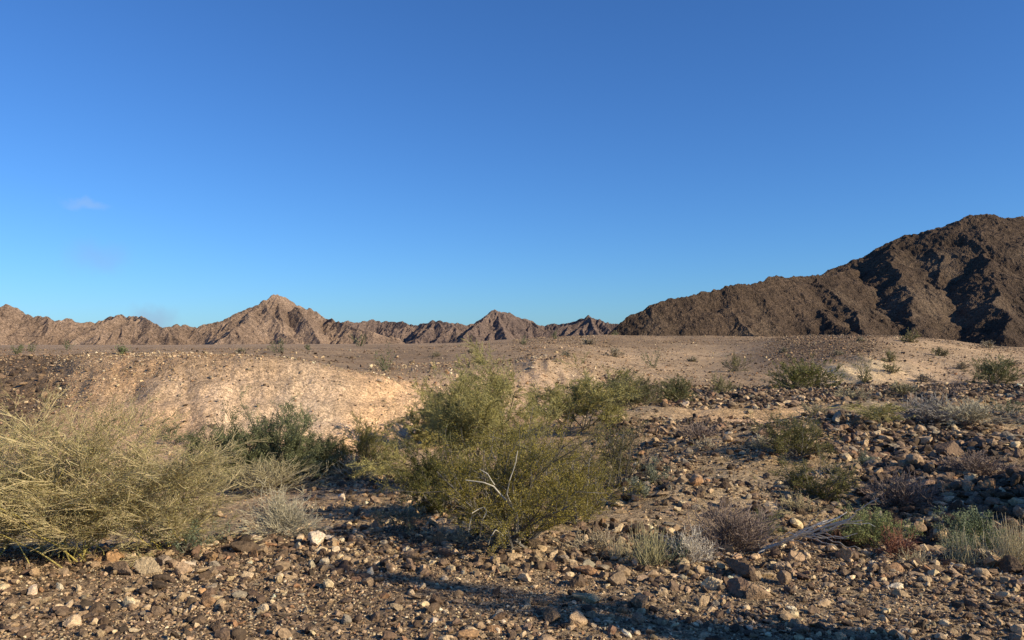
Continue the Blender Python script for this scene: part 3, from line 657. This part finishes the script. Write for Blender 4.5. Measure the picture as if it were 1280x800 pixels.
KINDS = dict(
 # n stems, elevation range, length spread, levels [(per,t0,t1,angle,len ratio,K,curv,up)], twig colour pair, stem colour pair, leaf (per twig, length, width, colours)
 creosote=dict(n=22, el=(28, 88), K=7, curv=.12, up=.04, lv=[(8, .25, .98, .5, .40, 5, .16, .06), (8, .12, 1, .6, .40, 4, .2, .04)],
               stem=((.10, .085, .07), (.22, .20, .17)), twig=((.12, .10, .06), (.20, .18, .10)), leaf=(17, .010, .0034, (.19, .155, .025), (.40, .32, .07))),
 paloverde=dict(n=15, el=(38, 88), K=8, curv=.17, up=.07, lv=[(7, .12, .98, .45, .50, 6, .13, .03), (8, .1, 1, .42, .42, 5, .12, .03), (6, .1, 1, .4, .5, 3, .10, .02)],
               stem=((.40, .32, .07), (.50, .40, .13)), twig=((.38, .31, .14), (.76, .62, .35)), leaf=(3, .012, .003, (.30, .27, .09), (.48, .41, .20))),
 airy=dict(n=8, el=(30, 85), K=7, curv=.16, up=.03, lv=[(7, .25, .98, .55, .45, 6, .16, .0), (7, .1, 1, .55, .42, 5, .18, .0), (6, .1, 1, .5, .5, 4, .18, -.02)],
               stem=((.10, .085, .06), (.24, .2, .11)), twig=((.24, .21, .08), (.40, .35, .17)), leaf=(8, .013, .0034, (.30, .27, .075), (.55, .48, .18))),
 brush=dict(n=70, el=(8, 88), K=6, curv=.10, up=.04, lv=[(5, .25, .95, .45, .42, 4, .14, .05), (4, .2, 1, .5, .5, 3, .15, .04)],
               stem=((.16, .13, .11), (.26, .22, .18)), twig=((.27, .235, .185), (.42, .38, .30)), leaf=None),
 dome=dict(n=60, el=(8, 88), K=5, curv=.12, up=.03, lv=[(5, .3, .98, .5, .38, 4, .16, .05), (3, .3, 1, .5, .4, 3, .16, .04)],
               stem=((.10, .085, .06), (.2, .17, .11)), twig=((.16, .14, .07), (.26, .23, .12)), leaf=(12, .02, .006, (.14, .135, .04), (.27, .25, .09))),
 leafy=dict(n=16, el=(20, 85), K=6, curv=.12, up=.06, lv=[(6, .25, .98, .5, .40, 5, .12, .08), (4, .2, 1, .5, .45, 4, .14, .08)],
               stem=((.13, .11, .08), (.22, .19, .14)), twig=((.10, .11, .06), (.18, .18, .10)), leaf=(16, .022, .005, (.062, .085, .040), (.15, .18, .085))),
 grass=dict(n=240, el=(35, 89), K=5, curv=.07, up=-.02, lv=[], stem=((.40, .33, .19), (.52, .44, .27)), twig=((.3, .25, .15), (.4, .33, .2)), leaf=None),
 ocotillo=dict(n=13, el=(52, 88), K=7, curv=.05, up=.03, lv=[], stem=((.15, .14, .09), (.22, .2, .13)), twig=((.2, .2, .1), (.2, .2, .1)), leaf=(60, .05, .014, (.10, .125, .05), (.17, .19, .08))),
)
NAMES = dict(creosote='creosote_bush', paloverde='palo_verde', airy='palo_verde', dome='desert_bush', brush='dry_shrub', leafy='green_shrub', grass='grass_tuft', ocotillo='ocotillo')
CATS = dict(creosote='bush', paloverde='bush', airy='bush', dome='bush', brush='shrub', leafy='shrub', grass='grass tuft', ocotillo='ocotillo')
def plant(kind, px, py, wpx, hpx, label, seed, group=None, q=1.0, at=None, size=None, name=None, cat=None, droop=None, lean=0, **ov):
    K_ = dict(KINDS[kind]); K_.update(ov); rng = np.random.default_rng(seed)
    if at is None: x, Y, z = hit(px, py)
    else: x, Y = at; z = float(height(x, Y))
    w, h = (wpx / FPX * Y, hpx / FPX * Y) if size is None else size
    minr = .26 * max(Y, 4) / FPX
    n_ = max(4, int(K_['n'] * (q ** .5 if kind != 'grass' else q)))
    az_ = rng.uniform(0, 2 * math.pi, n_); el = np.radians(rng.uniform(K_['el'][0], K_['el'][1], n_))
    d = np.stack([np.cos(az_) * np.cos(el), np.sin(az_) * np.cos(el), np.sin(el)], 1)
    rx, rz = w * .5, h
    ln = 1 / np.sqrt((np.cos(el) / rx) ** 2 + (np.sin(el) / rz) ** 2) * rng.uniform(.6, 1.02, n_)
    b0 = np.stack([rng.normal(0, .05 * w, n_), rng.normal(0, .05 * w, n_), np.full(n_, -.03)], 1)
    if kind == 'grass': b0 *= np.array([2.6, 2.6, 1])
    P = grow(rng, b0, d, ln, K_['K'], K_['curv'], K_['up'])
    r0 = max(.0045, .011 * h) * (.55 if kind in ('brush', 'grass') else 1.0 if kind == 'airy' else .5 if kind == 'paloverde' else 1.25 if kind == 'creosote' else 1)
    if kind == 'grass': r0 = .0022
    lev = [(P, np.full(n_, max(r0, minr)) * rng.uniform(.7, 1.3, n_), np.full(n_, max(r0 * .3, minr * .8)))]
    for li, (per, t0, t1, ang, lr, KK, cv, up) in enumerate(K_['lv']):
        per = max(2, int(round(per * (q ** .33)))); base, dd, i = sprout(rng, lev[-1][0], per, t0, t1, ang)
        Lp = np.linalg.norm(np.diff(lev[-1][0], axis=1), axis=2).sum(1)[i]
        PP = grow(rng, base, dd, Lp * lr * rng.uniform(.6, 1.3, len(base)), KK, cv, up)
        rr = np.maximum(lev[-1][2][i] * .8, minr); lev.append((PP, rr, np.maximum(rr * .5, minr * .8)))
    A = np.concatenate([a[0].reshape(-1, 3) for a in lev])
    hx = np.percentile(np.abs(A[:, :2]), 98.5, axis=0); hz = np.percentile(A[:, 2], 99.3)
    s = np.array([w * .5 / hx[0], w * .5 / max(hx[1], hx[0] * .6), h / hz])
    lev = [(a[0] * s, a[1], a[2]) for a in lev]
    if lean:
        lev = [(a[0] + np.array([1, 0, 0]) * (lean * a[0][..., 2:3]), a[1], a[2]) for a in lev]
    gx = [height(x + a[0][..., 0], Y + a[0][..., 1]) - z for a in lev]
    for a, g in zip(lev, gx):                                   # nothing grows below the ground it stands on
        low = a[0][..., 2] < g + .01; low[:, 0] &= False; a[0][..., 2] = np.where(low, g + .015, a[0][..., 2])
    st = Acc(); fo = Acc()
    sides = 4 if Y < 12 else 3
    nst = 2 if len(lev) > 2 else 1
    for li, (PP, ra, rb) in enumerate(lev):
        V, F = tubes(PP, ra, rb, sides if li < 2 else 3); nv = len(V) // len(PP)
        is_st = li < nst or K_['leaf'] is None and li == 0
        cc = np.repeat(mixc(rng, *(K_['stem'] if is_st and li == 0 else K_['twig'] if not is_st or kind != 'creosote' else K_['stem']), len(PP)), nv, 0)
        (st if is_st else fo).add(V, F, cc)
    if K_['leaf']:
        per, L, Wd, ca, cb = K_['leaf']; per = max(2, int(per * q))
        src = lev[-1][0]; i = np.repeat(np.arange(len(src)), per); KK = src.shape[1]
        t = rng.uniform(.1, .999, len(i)) * (KK - 1); k = t.astype(int); f = (t - k)[:, None]
        c_ = src[i, k] * (1 - f) + src[i, k + 1] * f; T = unit(src[i, k + 1] - src[i, k])
        dd = T + rng.normal(0, .55, T.shape); sc_ = rng.uniform(.6, 1.3, len(i)); px_ = Y / FPX
        Lm = max(L, 1.1 * px_); Wm = max(Wd, .38 * px_)
        c_ = c_ + rng.normal(0, L * .9, c_.shape)
        V, F = leaves(rng, c_, dd, Lm * sc_, Wm * sc_)
        tw = rng.random(len(src)) ; cc = mixc(rng, ca, cb, len(i)) * (.82 + .36 * tw[i])[:, None]
        fo.add(V, F, np.repeat(cc, 4, 0))
    nm = name or NAMES[kind]
    e = bpy.data.objects.new(nm, None); COLL.objects.link(e); e.location = (x, Y, z); e.empty_display_size = .2
    e['label'] = label; e['category'] = cat or CATS[kind]
    if group: e['group'] = group
    if fo.n:
        V, F, C = st.get(); mk('stems', mesh_np('stems', V, F, C), M_bark, e)
        V, F, C = fo.get(); mk('foliage' if K_['leaf'] else 'twigs', mesh_np('foliage', V, F, C), M_leaf if K_['leaf'] else M_bark, e)
    else:
        V, F, C = st.get(); mk('blades' if kind == 'grass' else 'stems', mesh_np('stems', V, F, C), M_bark, e)
    return e
PUR = dict(stem=((.12, .085, .065), (.2, .15, .12)), twig=((.17, .125, .10), (.28, .21, .17)))
WHT = dict(stem=((.3, .27, .24), (.42, .38, .33)), twig=((.44, .385, .30), (.66, .58, .46)))
GRY = dict(stem=((.2, .18, .14), (.3, .27, .22)), twig=((.34, .30, .20), (.52, .46, .32)))
FAR = 'shrubs dotted over the far slope'; OCO = 'ocotillos standing on the stony rise'
# foreground left
plant('paloverde', 95, 702, 340, 190, 'big straw yellow twiggy bush with yellow limbs filling the left edge', 1, q=1.7)
plant('paloverde', 205, 686, 215, 140, 'straw yellow twiggy bush leaning right, between the big yellow bush and grey brush', 2, q=1.3, twig=((.30, .25, .12), (.66, .54, .32)))
plant('paloverde', -30, 704, 250, 170, 'straw yellow bush cut off by the left edge of the view', 3, q=1.3)
plant('leafy', 238, 690, 90, 34, 'low grey green clump under the right side of the yellow bushes', 4, q=.6, leaf=(14, .014, .004, (.14, .17, .10), (.26, .29, .18)))
plant('brush', 352, 670, 100, 62, 'rounded pale grey brush of fine upright twigs on the near crest', 5, q=1.3, **GRY)
plant('leafy', 285, 604, 100, 76, 'dark green shrub with shaded hollow behind the yellow bushes', 6, q=1.8, n=26, el=(8, 88), leaf=(18, .026, .006, (.085, .09, .038), (.19, .195, .085)))
plant('leafy', 352, 606, 120, 96, 'tall grey green shrub with upright shoots against the tan bank', 7, q=2.2, n=22, leaf=(18, .022, .006, (.13, .14, .065), (.25, .265, .13)))
plant('brush', 330, 618, 150, 46, 'straw coloured low brush at the foot of the grey green shrub', 8, q=1.2, twig=((.26, .22, .12), (.4, .34, .2)))
plant('dome', 402, 594, 90, 50, 'low dark green shrub between the grey green shrub and olive bush', 9, q=1.2, leaf=(18, .018, .005, (.09, .105, .04), (.2, .22, .09)))
plant('leafy', 215, 556, 60, 30, 'small green shrub half hidden behind the yellow bushes at the bank', 10, q=.5)
plant('dome', 458, 590, 88, 64, 'rounded olive green bush in front of the bank left of centre', 11, q=1.0, leaf=(22, .016, .005, (.15, .135, .03), (.30, .26, .07)))
plant('brush', 440, 600, 70, 30, 'pale dry brush under the rounded olive bush', 12, q=.6, **GRY)
plant('leafy', 492, 665, 90, 40, 'low grey herb in the shade left of the central creosote', 13, q=.6, leaf=(14, .014, .004, (.14, .15, .10), (.24, .25, .17)))
# centre
plant('airy', 606, 604, 235, 156, 'tall airy yellow green tree-like bush behind the central creosote', 20, q=1.9, n=11, el=(42, 89))
plant('airy', 722, 540, 125, 78, 'pale airy bush rising right behind the central bushes', 21, q=1.4)
plant('airy', 540, 560, 90, 78, 'loose pale green bush left of the tall airy bush', 22, q=1.5)
plant('creosote', 648, 682, 205, 150, 'large central creosote bush with olive leaves and bare pale stems', 23, q=1.6)
plant('creosote', 556, 640, 112, 96, 'dark olive creosote joined to the left side of the central one', 24, q=1.2, leaf=(26, .011, .0045, (.085, .088, .02), (.19, .17, .04)))
plant('creosote', 716, 655, 130, 110, 'yellowish creosote leaning out right of the central one', 25, q=1.0)
plant('creosote', 770, 610, 100, 78, 'thin brownish creosote on the stones right of the central bushes', 26, q=.6, leaf=(22, .012, .004, (.15, .13, .04), (.27, .23, .08)))
plant('brush', 570, 678, 110, 22, 'low dry stubble at the left foot of the central creosote', 27, q=.6, twig=((.36, .3, .2), (.48, .42, .28)))
plant('brush', 745, 688, 90, 26, 'low dry stubble at the right foot of the central creosote', 28, q=.5, twig=((.34, .27, .17), (.46, .38, .25)))
plant('leafy', 610, 660, 60, 26, 'small grey green herb under the central creosote', 29, q=.4, leaf=(14, .012, .004, (.15, .18, .1), (.26, .29, .18)))
# behind centre to the right
plant('dome', 775, 512, 95, 46, 'green bush at the foot of the pale slope right of centre', 30, q=1.0, leaf=(14, .02, .006, (.09, .10, .035), (.18, .185, .075)))
plant('dome', 845, 504, 60, 32, 'smaller green bush at the slope foot beside the dark one', 31, q=.8, leaf=(14, .02, .006, (.10, .11, .035), (.2, .2, .08)))
plant('dome', 802, 506, 50, 34, 'dark olive bush between the two green bushes at the slope foot', 32, q=.6, leaf=(14, .02, .006, (.07, .07, .025), (.14, .13, .05)))
plant('dome', 903, 494, 36, 26, 'pale straw green bush at the slope foot', 33, q=.4)
plant('dome', 1003, 488, 84, 38, 'wide bright olive bush below the pale eroded face', 34, q=1.2, leaf=(14, .03, .008, (.15, .15, .035), (.28, .27, .08)))
plant('dome', 1241, 480, 58, 34, 'wide green bush on the slope near the right edge', 35, q=.8, leaf=(12, .03, .008, (.11, .125, .04), (.2, .21, .08)))
plant('dome', 921, 464, 34, 22, 'faint grey green bush on the pale slope', 36, FAR, q=.3)
plant('dome', 1080, 478, 22, 32, 'narrow bush in the gully of the pale eroded face', 37, q=.3)
plant('dome', 1140, 428, 26, 16, 'round straw bush on the crest below the dark hill', 38, q=.3)
plant('dome', 1112, 452, 20, 14, 'upper of two small olive bushes on the eroded slope', 39, q=.3)
plant('dome', 1114, 466, 22, 14, 'lower of two small olive bushes on the eroded slope', 40, q=.3)
plant('dome', 1174, 445, 20, 10, 'small dark bush left of the wide green slope bush', 41, q=.3, leaf=(12, .03, .008, (.08, .08, .04), (.14, .14, .07)))
plant('brush', 1063, 500, 60, 16, 'straw coloured brush at the edge of the dark stone band', 42, q=.4, twig=((.26, .22, .13), (.38, .33, .2)))
plant('brush', 1128, 496, 44, 18, 'straw olive brush on the dark stone band below the olive bushes', 43, q=.4, twig=((.2, .18, .09), (.3, .26, .14)))
plant('brush', 1182, 500, 60, 48, 'dark leafless twiggy bush standing on the dark stone band', 44, q=.5, n=9, stem=((.07, .05, .045), (.1, .08, .07)), twig=((.09, .07, .06), (.14, .11, .1)))
plant('brush', 1160, 528, 70, 34, 'grey brush left of the pale brush on the stony flat', 45, q=.9, twig=((.22, .19, .17), (.33, .3, .26)))
plant('brush', 1212, 528, 90, 28, 'pale grey brush with a green tinge on the stony flat', 46, q=1.0, **GRY)
plant('leafy', 1265, 520, 50, 22, 'dim green bush at the right edge on the stony flat', 47, q=.4)
plant('airy', 1096, 530, 80, 26, 'yellow green low growth in the sandy hollow', 48, q=.5)
plant('brush', 1018, 520, 40, 16, 'straw brush before the dark stone band', 49, q=.3, twig=((.26, .22, .12), (.4, .34, .2)))
# middle right
plant('creosote', 994, 573, 80, 52, 'thin upright olive creosote on the stony flat', 50, q=.7, leaf=(26, .014, .0045, (.12, .12, .035), (.22, .2, .06)))
plant('creosote', 1022, 628, 92, 66, 'olive creosote standing below the thin upright one', 51, q=.55, leaf=(24, .012, .0045, (.12, .115, .03), (.22, .2, .055)))
plant('brush', 874, 548, 50, 22, 'pale purplish dry brush at the edge of the sandy patch', 52, q=.5, **PUR)
plant('brush', 950, 560, 34, 16, 'small pale brush left of the thin upright creosote', 53, q=.4, **GRY)
plant('brush', 882, 560, 34, 14, 'tiny straw coloured brush in front of the sandy patch', 54, q=.3, twig=((.36, .3, .2), (.48, .4, .27)))
plant('leafy', 1078, 580, 26, 18, 'small blue grey cushion plant on the stony flat', 55, q=.5, leaf=(20, .014, .005, (.16, .18, .13), (.27, .3, .22)))
plant('leafy', 818, 604, 44, 30, 'upper round pale grey green cushion right of the creosote', 56, q=.6, leaf=(20, .012, .005, (.2, .21, .14), (.34, .35, .25)))
plant('leafy', 804, 624, 40, 24, 'lower round pale grey green cushion right of the creosote', 57, q=.6, leaf=(20, .012, .005, (.19, .2, .14), (.32, .33, .24)))
plant('brush', 1126, 632, 96, 42, 'purplish brown leafless brush left of the shaded rock heap', 58, q=1.0, **PUR)
plant('brush', 1220, 596, 84, 30, 'purplish brown brush above the shaded rock heap', 59, q=.9, **PUR)
plant('brush', 916, 688, 112, 58, 'dense purplish grey leafless brush behind the white twig ball', 60, q=1.5, **PUR)
plant('leafy', 956, 676, 48, 40, 'small olive green shrub right of the dense purplish brush', 61, q=.6, leaf=(18, .012, .004, (.13, .14, .05), (.24, .25, .1)))
plant('grass', 812, 705, 54, 52, 'upright straw and green grass tuft left of the white twig ball', 62, q=.8, stem=((.26, .24, .12), (.44, .38, .22)))
plant('brush', 864, 702, 62, 38, 'whitish ball of fine dry twigs beside the straw grass', 63, q=1.2, **WHT)
plant('leafy', 842, 704, 32, 26, 'little grey green herb between the grass tuft and white ball', 64, q=.35, leaf=(16, .012, .004, (.13, .17, .1), (.22, .27, .16)))
plant('dome', 1086, 684, 96, 44, 'yellow green tuft under the tips of the fallen silver branch', 65, q=1.0, leaf=(14, .014, .0035, (.20, .23, .08), (.38, .42, .18)))
plant('brush', 1118, 694, 50, 36, 'rust red dry stems at the right side of the green tuft', 66, q=.7, stem=((.16, .07, .045), (.24, .11, .07)), twig=((.2, .085, .05), (.32, .15, .09)))
plant('brush', 1045, 680, 60, 30, 'rust brown dead twigs under the fallen silver branch', 67, q=.4, stem=((.12, .07, .05), (.2, .11, .07)), twig=((.16, .09, .06), (.26, .15, .1)))
plant('leafy', 1215, 688, 100, 50, 'grey green leafy shrub before the shaded rock heap at right', 68, q=1.2, leaf=(20, .016, .005, (.15, .18, .09), (.28, .32, .18)))
plant('grass', 1262, 706, 70, 60, 'tall straw grass in front of the right-hand leafy shrub', 69, q=1.0)
plant('grass', 1202, 702, 50, 46, 'thin straw grass at the left of the right-hand leafy shrub', 70, q=.5, stem=((.3, .28, .16), (.46, .4, .24)))
plant('brush', 1000, 640, 60, 22, 'thin straw brush under the olive creosote', 71, q=.4, twig=((.3, .25, .14), (.42, .35, .2)))
plant('grass', 1140, 702, 60, 20, 'short dry grass in front of the rust red stems', 72, q=.4)
plant('grass', 776, 698, 40, 26, 'short dry grass right of the central creosote', 73, q=.4)
# ocotillos and far dots
for i, (px, py, w, h, lab) in enumerate([(483, 464, 30, 32, 'largest ocotillo, on the rise behind the left bank'), (815, 460, 24, 24, 'ocotillo on the pale slope right of centre casting a shadow'),
    (348, 441, 18, 18, 'ocotillo on the skyline of the rise below the highest left peak'), (84, 437, 12, 13, 'ocotillo near the skyline above the stony left slope'),
    (22, 443, 14, 12, 'leftmost ocotillo, at the top of the stony slope'), (40, 440, 12, 11, 'ocotillo right beside the leftmost one'), (152, 443, 10, 9, 'small ocotillo right behind the crest of the left bank'),
    (450, 433, 22, 16, 'ocotillo high on the rise left of centre'), (654, 431, 10, 12, 'small ocotillo on the rise at centre'), (694, 424, 8, 12, 'thin ocotillo on the skyline right of centre'),
    (386, 438, 9, 8, 'tiny ocotillo right of the one below the highest left peak'), (770, 417, 10, 9, 'tiny ocotillo where the dark hill meets the rise')]):
    plant('ocotillo', px, py, w, h, lab, 200 + i, OCO, q=.7 if w > 12 else .4)
for i, (px, py, w, h, lab) in enumerate([(735, 431, 20, 10, 'small grey bush high on the rise near centre'), (708, 446, 14, 8, 'small pale bush right of the tall airy bush on the rise'), (768, 446, 24, 12, 'straw bush on the pale slope left of the shadow casting ocotillo'),
    (1236, 435, 30, 9, 'low straw bush under the dark hill near right edge'), (1076, 427, 10, 6, 'little bush on the crest left of the round straw bush'), (980, 441, 12, 7, 'little bush on the crest left part of the eroded rise'),
    (1202, 462, 24, 9, 'low brown bush left of the wide green slope bush'), (1262, 458, 24, 9, 'low olive bush behind the wide green slope bush'), (866, 452, 12, 6, 'tiny bush alone on the pale slope'),
    (545, 446, 14, 6, 'low dark bush on the rise behind the largest ocotillo'), (590, 441, 12, 5, 'low dark bush on the rise behind the tall airy bush'), (300, 441, 12, 5, 'low dark bush on the crest above the tan bank'),
    (1156, 478, 30, 11, 'brown twiggy bush on the eroded slope foot'), (1048, 444, 14, 6, 'low grey bush on top of the pale eroded face')]):
    plant('dome', px, py, w, h, lab, 300 + i, FAR, q=.3, leaf=(5, .03, .008, (.20, .17, .09), (.36, .31, .19)), twig=((.25, .2, .14), (.38, .32, .24)))
# trees standing to the right, out of view, whose shadows fall into it
plant('creosote', 0, 0, 0, 0, 'slender dense tree whose long shadow crosses the near gravel', 401, at=(4.48, 2.90), size=(.62, 2.80), q=4.5, n=7, lv=[(16, .6, .98, .5, .2, 5, .16, .03), (8, .12, 1, .6, .40, 4, .2, .04)], name='slender_tree', cat='tree', el=(77, 89))
plant('creosote', 0, 0, 0, 0, 'dense bush right of the view shading the rock heap', 402, at=(6.25, 7.45), size=(1.5, 1.5), q=2.6)

# bare pale limbs reaching out of the central creosote
def limb_obj(name, paths, wob, colr, parent, seed, **props):
    rng = np.random.default_rng(seed); ac = Acc()
    for pts, ra, rb in paths:
        P = np.array(pts, float); n_ = len(P); t = np.linspace(0, n_ - 1, n_ * 4 - 3); i = np.minimum(t.astype(int), n_ - 2); f = (t - i)[:, None]
        Q = P[i] * (1 - f) + P[i + 1] * f; Q = Q + np.cumsum(rng.normal(0, wob, Q.shape), 0) - np.linspace(0, 1, len(Q))[:, None] * 0
        V, F = tubes(Q[None], np.array([ra]), np.array([rb]), 6); ac.add(V, F, np.repeat(mixc(rng, *colr, 1), len(V), 0))
    V, F, C = ac.get(); m = mesh_np(name, V, F, C, True); return mk(name, m, M_bark, parent, **props)
cb = [o for o in COLL.objects if o.get('label', '').startswith('large central creosote')][0]
cx, cy, cz = cb.location
def rel(px, py, dY): 
    Y = cy + dY; return ((px - 640) / FPX * Y - cx, dY, EYE - Y * (py - HORI) / FPX - cz)
limb_obj('bare_limb', [([rel(650, 682, -.05), rel(646, 640, -.35), rel(638, 630, -.45), rel(618, 606, -.6), rel(607, 602, -.62), rel(584, 599, -.6)], .009, .004),
    ([rel(640, 632, -.45), rel(634, 618, -.55), rel(638, 600, -.62), rel(646, 578, -.62), rel(648, 564, -.6)], .006, .003),
    ([rel(618, 606, -.6), rel(610, 592, -.62), rel(600, 586, -.6)], .004, .002),
    ([rel(640, 685, -.1), rel(628, 668, -.5), rel(620, 662, -.6), rel(614, 672, -.6), rel(611, 682, -.55)], .005, .003),
    ([rel(600, 670, -.3), rel(604, 650, -.5), rel(610, 640, -.5), rel(606, 634, -.45), rel(592, 640, -.5), rel(587, 665, -.5)], .005, .003)], .0012,
    ((.42, .38, .3), (.52, .47, .38)), cb, 7)

# the fallen silvery branch
x0, Y0, z0 = hit(948, 694); ex, eY, ez = hit(1092, 640)
fb = bpy.data.objects.new('fallen_branch', None); COLL.objects.link(fb); fb.location = (x0, Y0, z0)
fb['label'] = 'silvery dead branch lying on the stones with its tips fanned right'; fb['category'] = 'branch'
rng = np.random.default_rng(8)
def rp(px, py, Y): return ((px - 640) / FPX * Y - x0, Y - Y0, EYE - Y * (py - HORI) / FPX - z0)
Yb = Y0
main = [(rp(948, 694, Yb), rp(960, 686, Yb + .03), rp(978, 678, Yb + .06), rp(1003, 672, Yb + .1), rp(1030, 664, Yb + .15), rp(1060, 652, Yb + .2)), ]
main = [list(main[0])]; main[0][2] = rp(978, 680, Yb + .02); main[0][3] = rp(1000, 669, Yb - .05); main[0][4] = rp(1028, 659, Yb - .15); main[0][5] = rp(1064, 648, Yb - .3)
paths = [(main[0], .016, .006)]
for a, bb, c_, r in [((985, 676), (1010, 660), (1052, 648), .008), ((998, 672), (1025, 656), (1072, 645), .007), ((1003, 672), (1035, 668), (1070, 664), .007), ((970, 681), (985, 662), (1005, 655), .006), ((1010, 670), (1040, 658), (1086, 649), .006),
                     ((1000, 671), (1020, 676), (1048, 684), .005), ((975, 679), (1000, 668), (1030, 657), .006), ((955, 688), (948, 676), (958, 668), .004), ((1015, 668), (1045, 674), (1062, 682), .004), ((990, 674), (1006, 664), (1022, 652), .005),
                     ((965, 683), (975, 672), (992, 664), .005), ((1020, 667), (1050, 660), (1080, 656), .005), ((1040, 655), (1075, 640), (1108, 626), .006), ((992, 673), (1012, 661), (1040, 651), .004), ((1005, 668), (1034, 664), (1058, 670), .004),
    ((1022, 664), (1044, 653), (1066, 648), .004), ((968, 682), (990, 676), (1016, 680), .004), ((1030, 663), (1056, 657), (1090, 660), .004), ((958, 687), (966, 672), (980, 660), .003)]:
    r *= 1.0; paths.append(((rp(a[0], a[1], Yb + .05), rp(bb[0], bb[1], Yb - .12 + rng.uniform(-.1, .1)), rp(c_[0], c_[1], Yb - .3 + rng.uniform(-.15, .15))), r, r * .4))
limb_obj('limb', paths[:1], .006, ((.46, .42, .35), (.54, .49, .42)), fb, 11)
limb_obj('twigs', paths[1:], .011, ((.40, .36, .30), (.60, .55, .47)), fb, 12)

# dry grass and small herbs nobody could count
rng = np.random.default_rng(77)
def cover(name, label, n, px0, px1, Y0, Y1, hh, ca, cb_, blades, seed, f):
    rng = np.random.default_rng(seed); Y = np.sqrt(rng.uniform(Y0 ** 2, Y1 ** 2, n)); px = rng.uniform(px0, px1, n); x = (px - 640) / FPX * Y
    k = rng.random(n) < np.clip(.3 + 2.2 * fbm(x * f, Y * f, 2, seed), 0, 1); x, Y = x[k], Y[k]; z = height(x, Y); n = len(x)
    i = np.repeat(np.arange(n), blades); m = len(i); a = rng.uniform(0, 6.283, m); e = rng.uniform(.5, 1.5, m); H = hh * rng.uniform(.4, 1.2, n)[i] * rng.uniform(.5, 1.1, m)
    b = np.stack([x[i], Y[i], z[i]], 1) + np.concatenate([rng.normal(0, hh * .35, (m, 2)), np.full((m, 1), -.005)], 1)
    d = np.stack([np.cos(a) * np.cos(e), np.sin(a) * np.cos(e), np.sin(e)], 1); w = unit(np.cross(d, rng.normal(size=d.shape))) * np.maximum(.0018, .3 * Y[i] / FPX)[:, None]
    V = np.stack([b - w, b + w, b + d * H[:, None]], 1).reshape(-1, 3)
    C = np.repeat(mixc(rng, ca, cb_, m), 3, 0)
    mk(name, mesh_np(name, V, np.arange(m * 3).reshape(-1, 3), C), M_leaf, kind='stuff', label=label, category='ground cover')
cover('dry_grass', 'sparse straw coloured dry grass between the stones', 3200, 380, 1400, 6.2, 22, .07, (.34, .27, .15), (.5, .41, .25), 14, 5, .5)
cover('green_herbs', 'thin olive green herbs in the sandy hollows', 2200, 700, 1400, 8, 26, .05, (.13, .13, .05), (.24, .22, .09), 14, 6, .35)
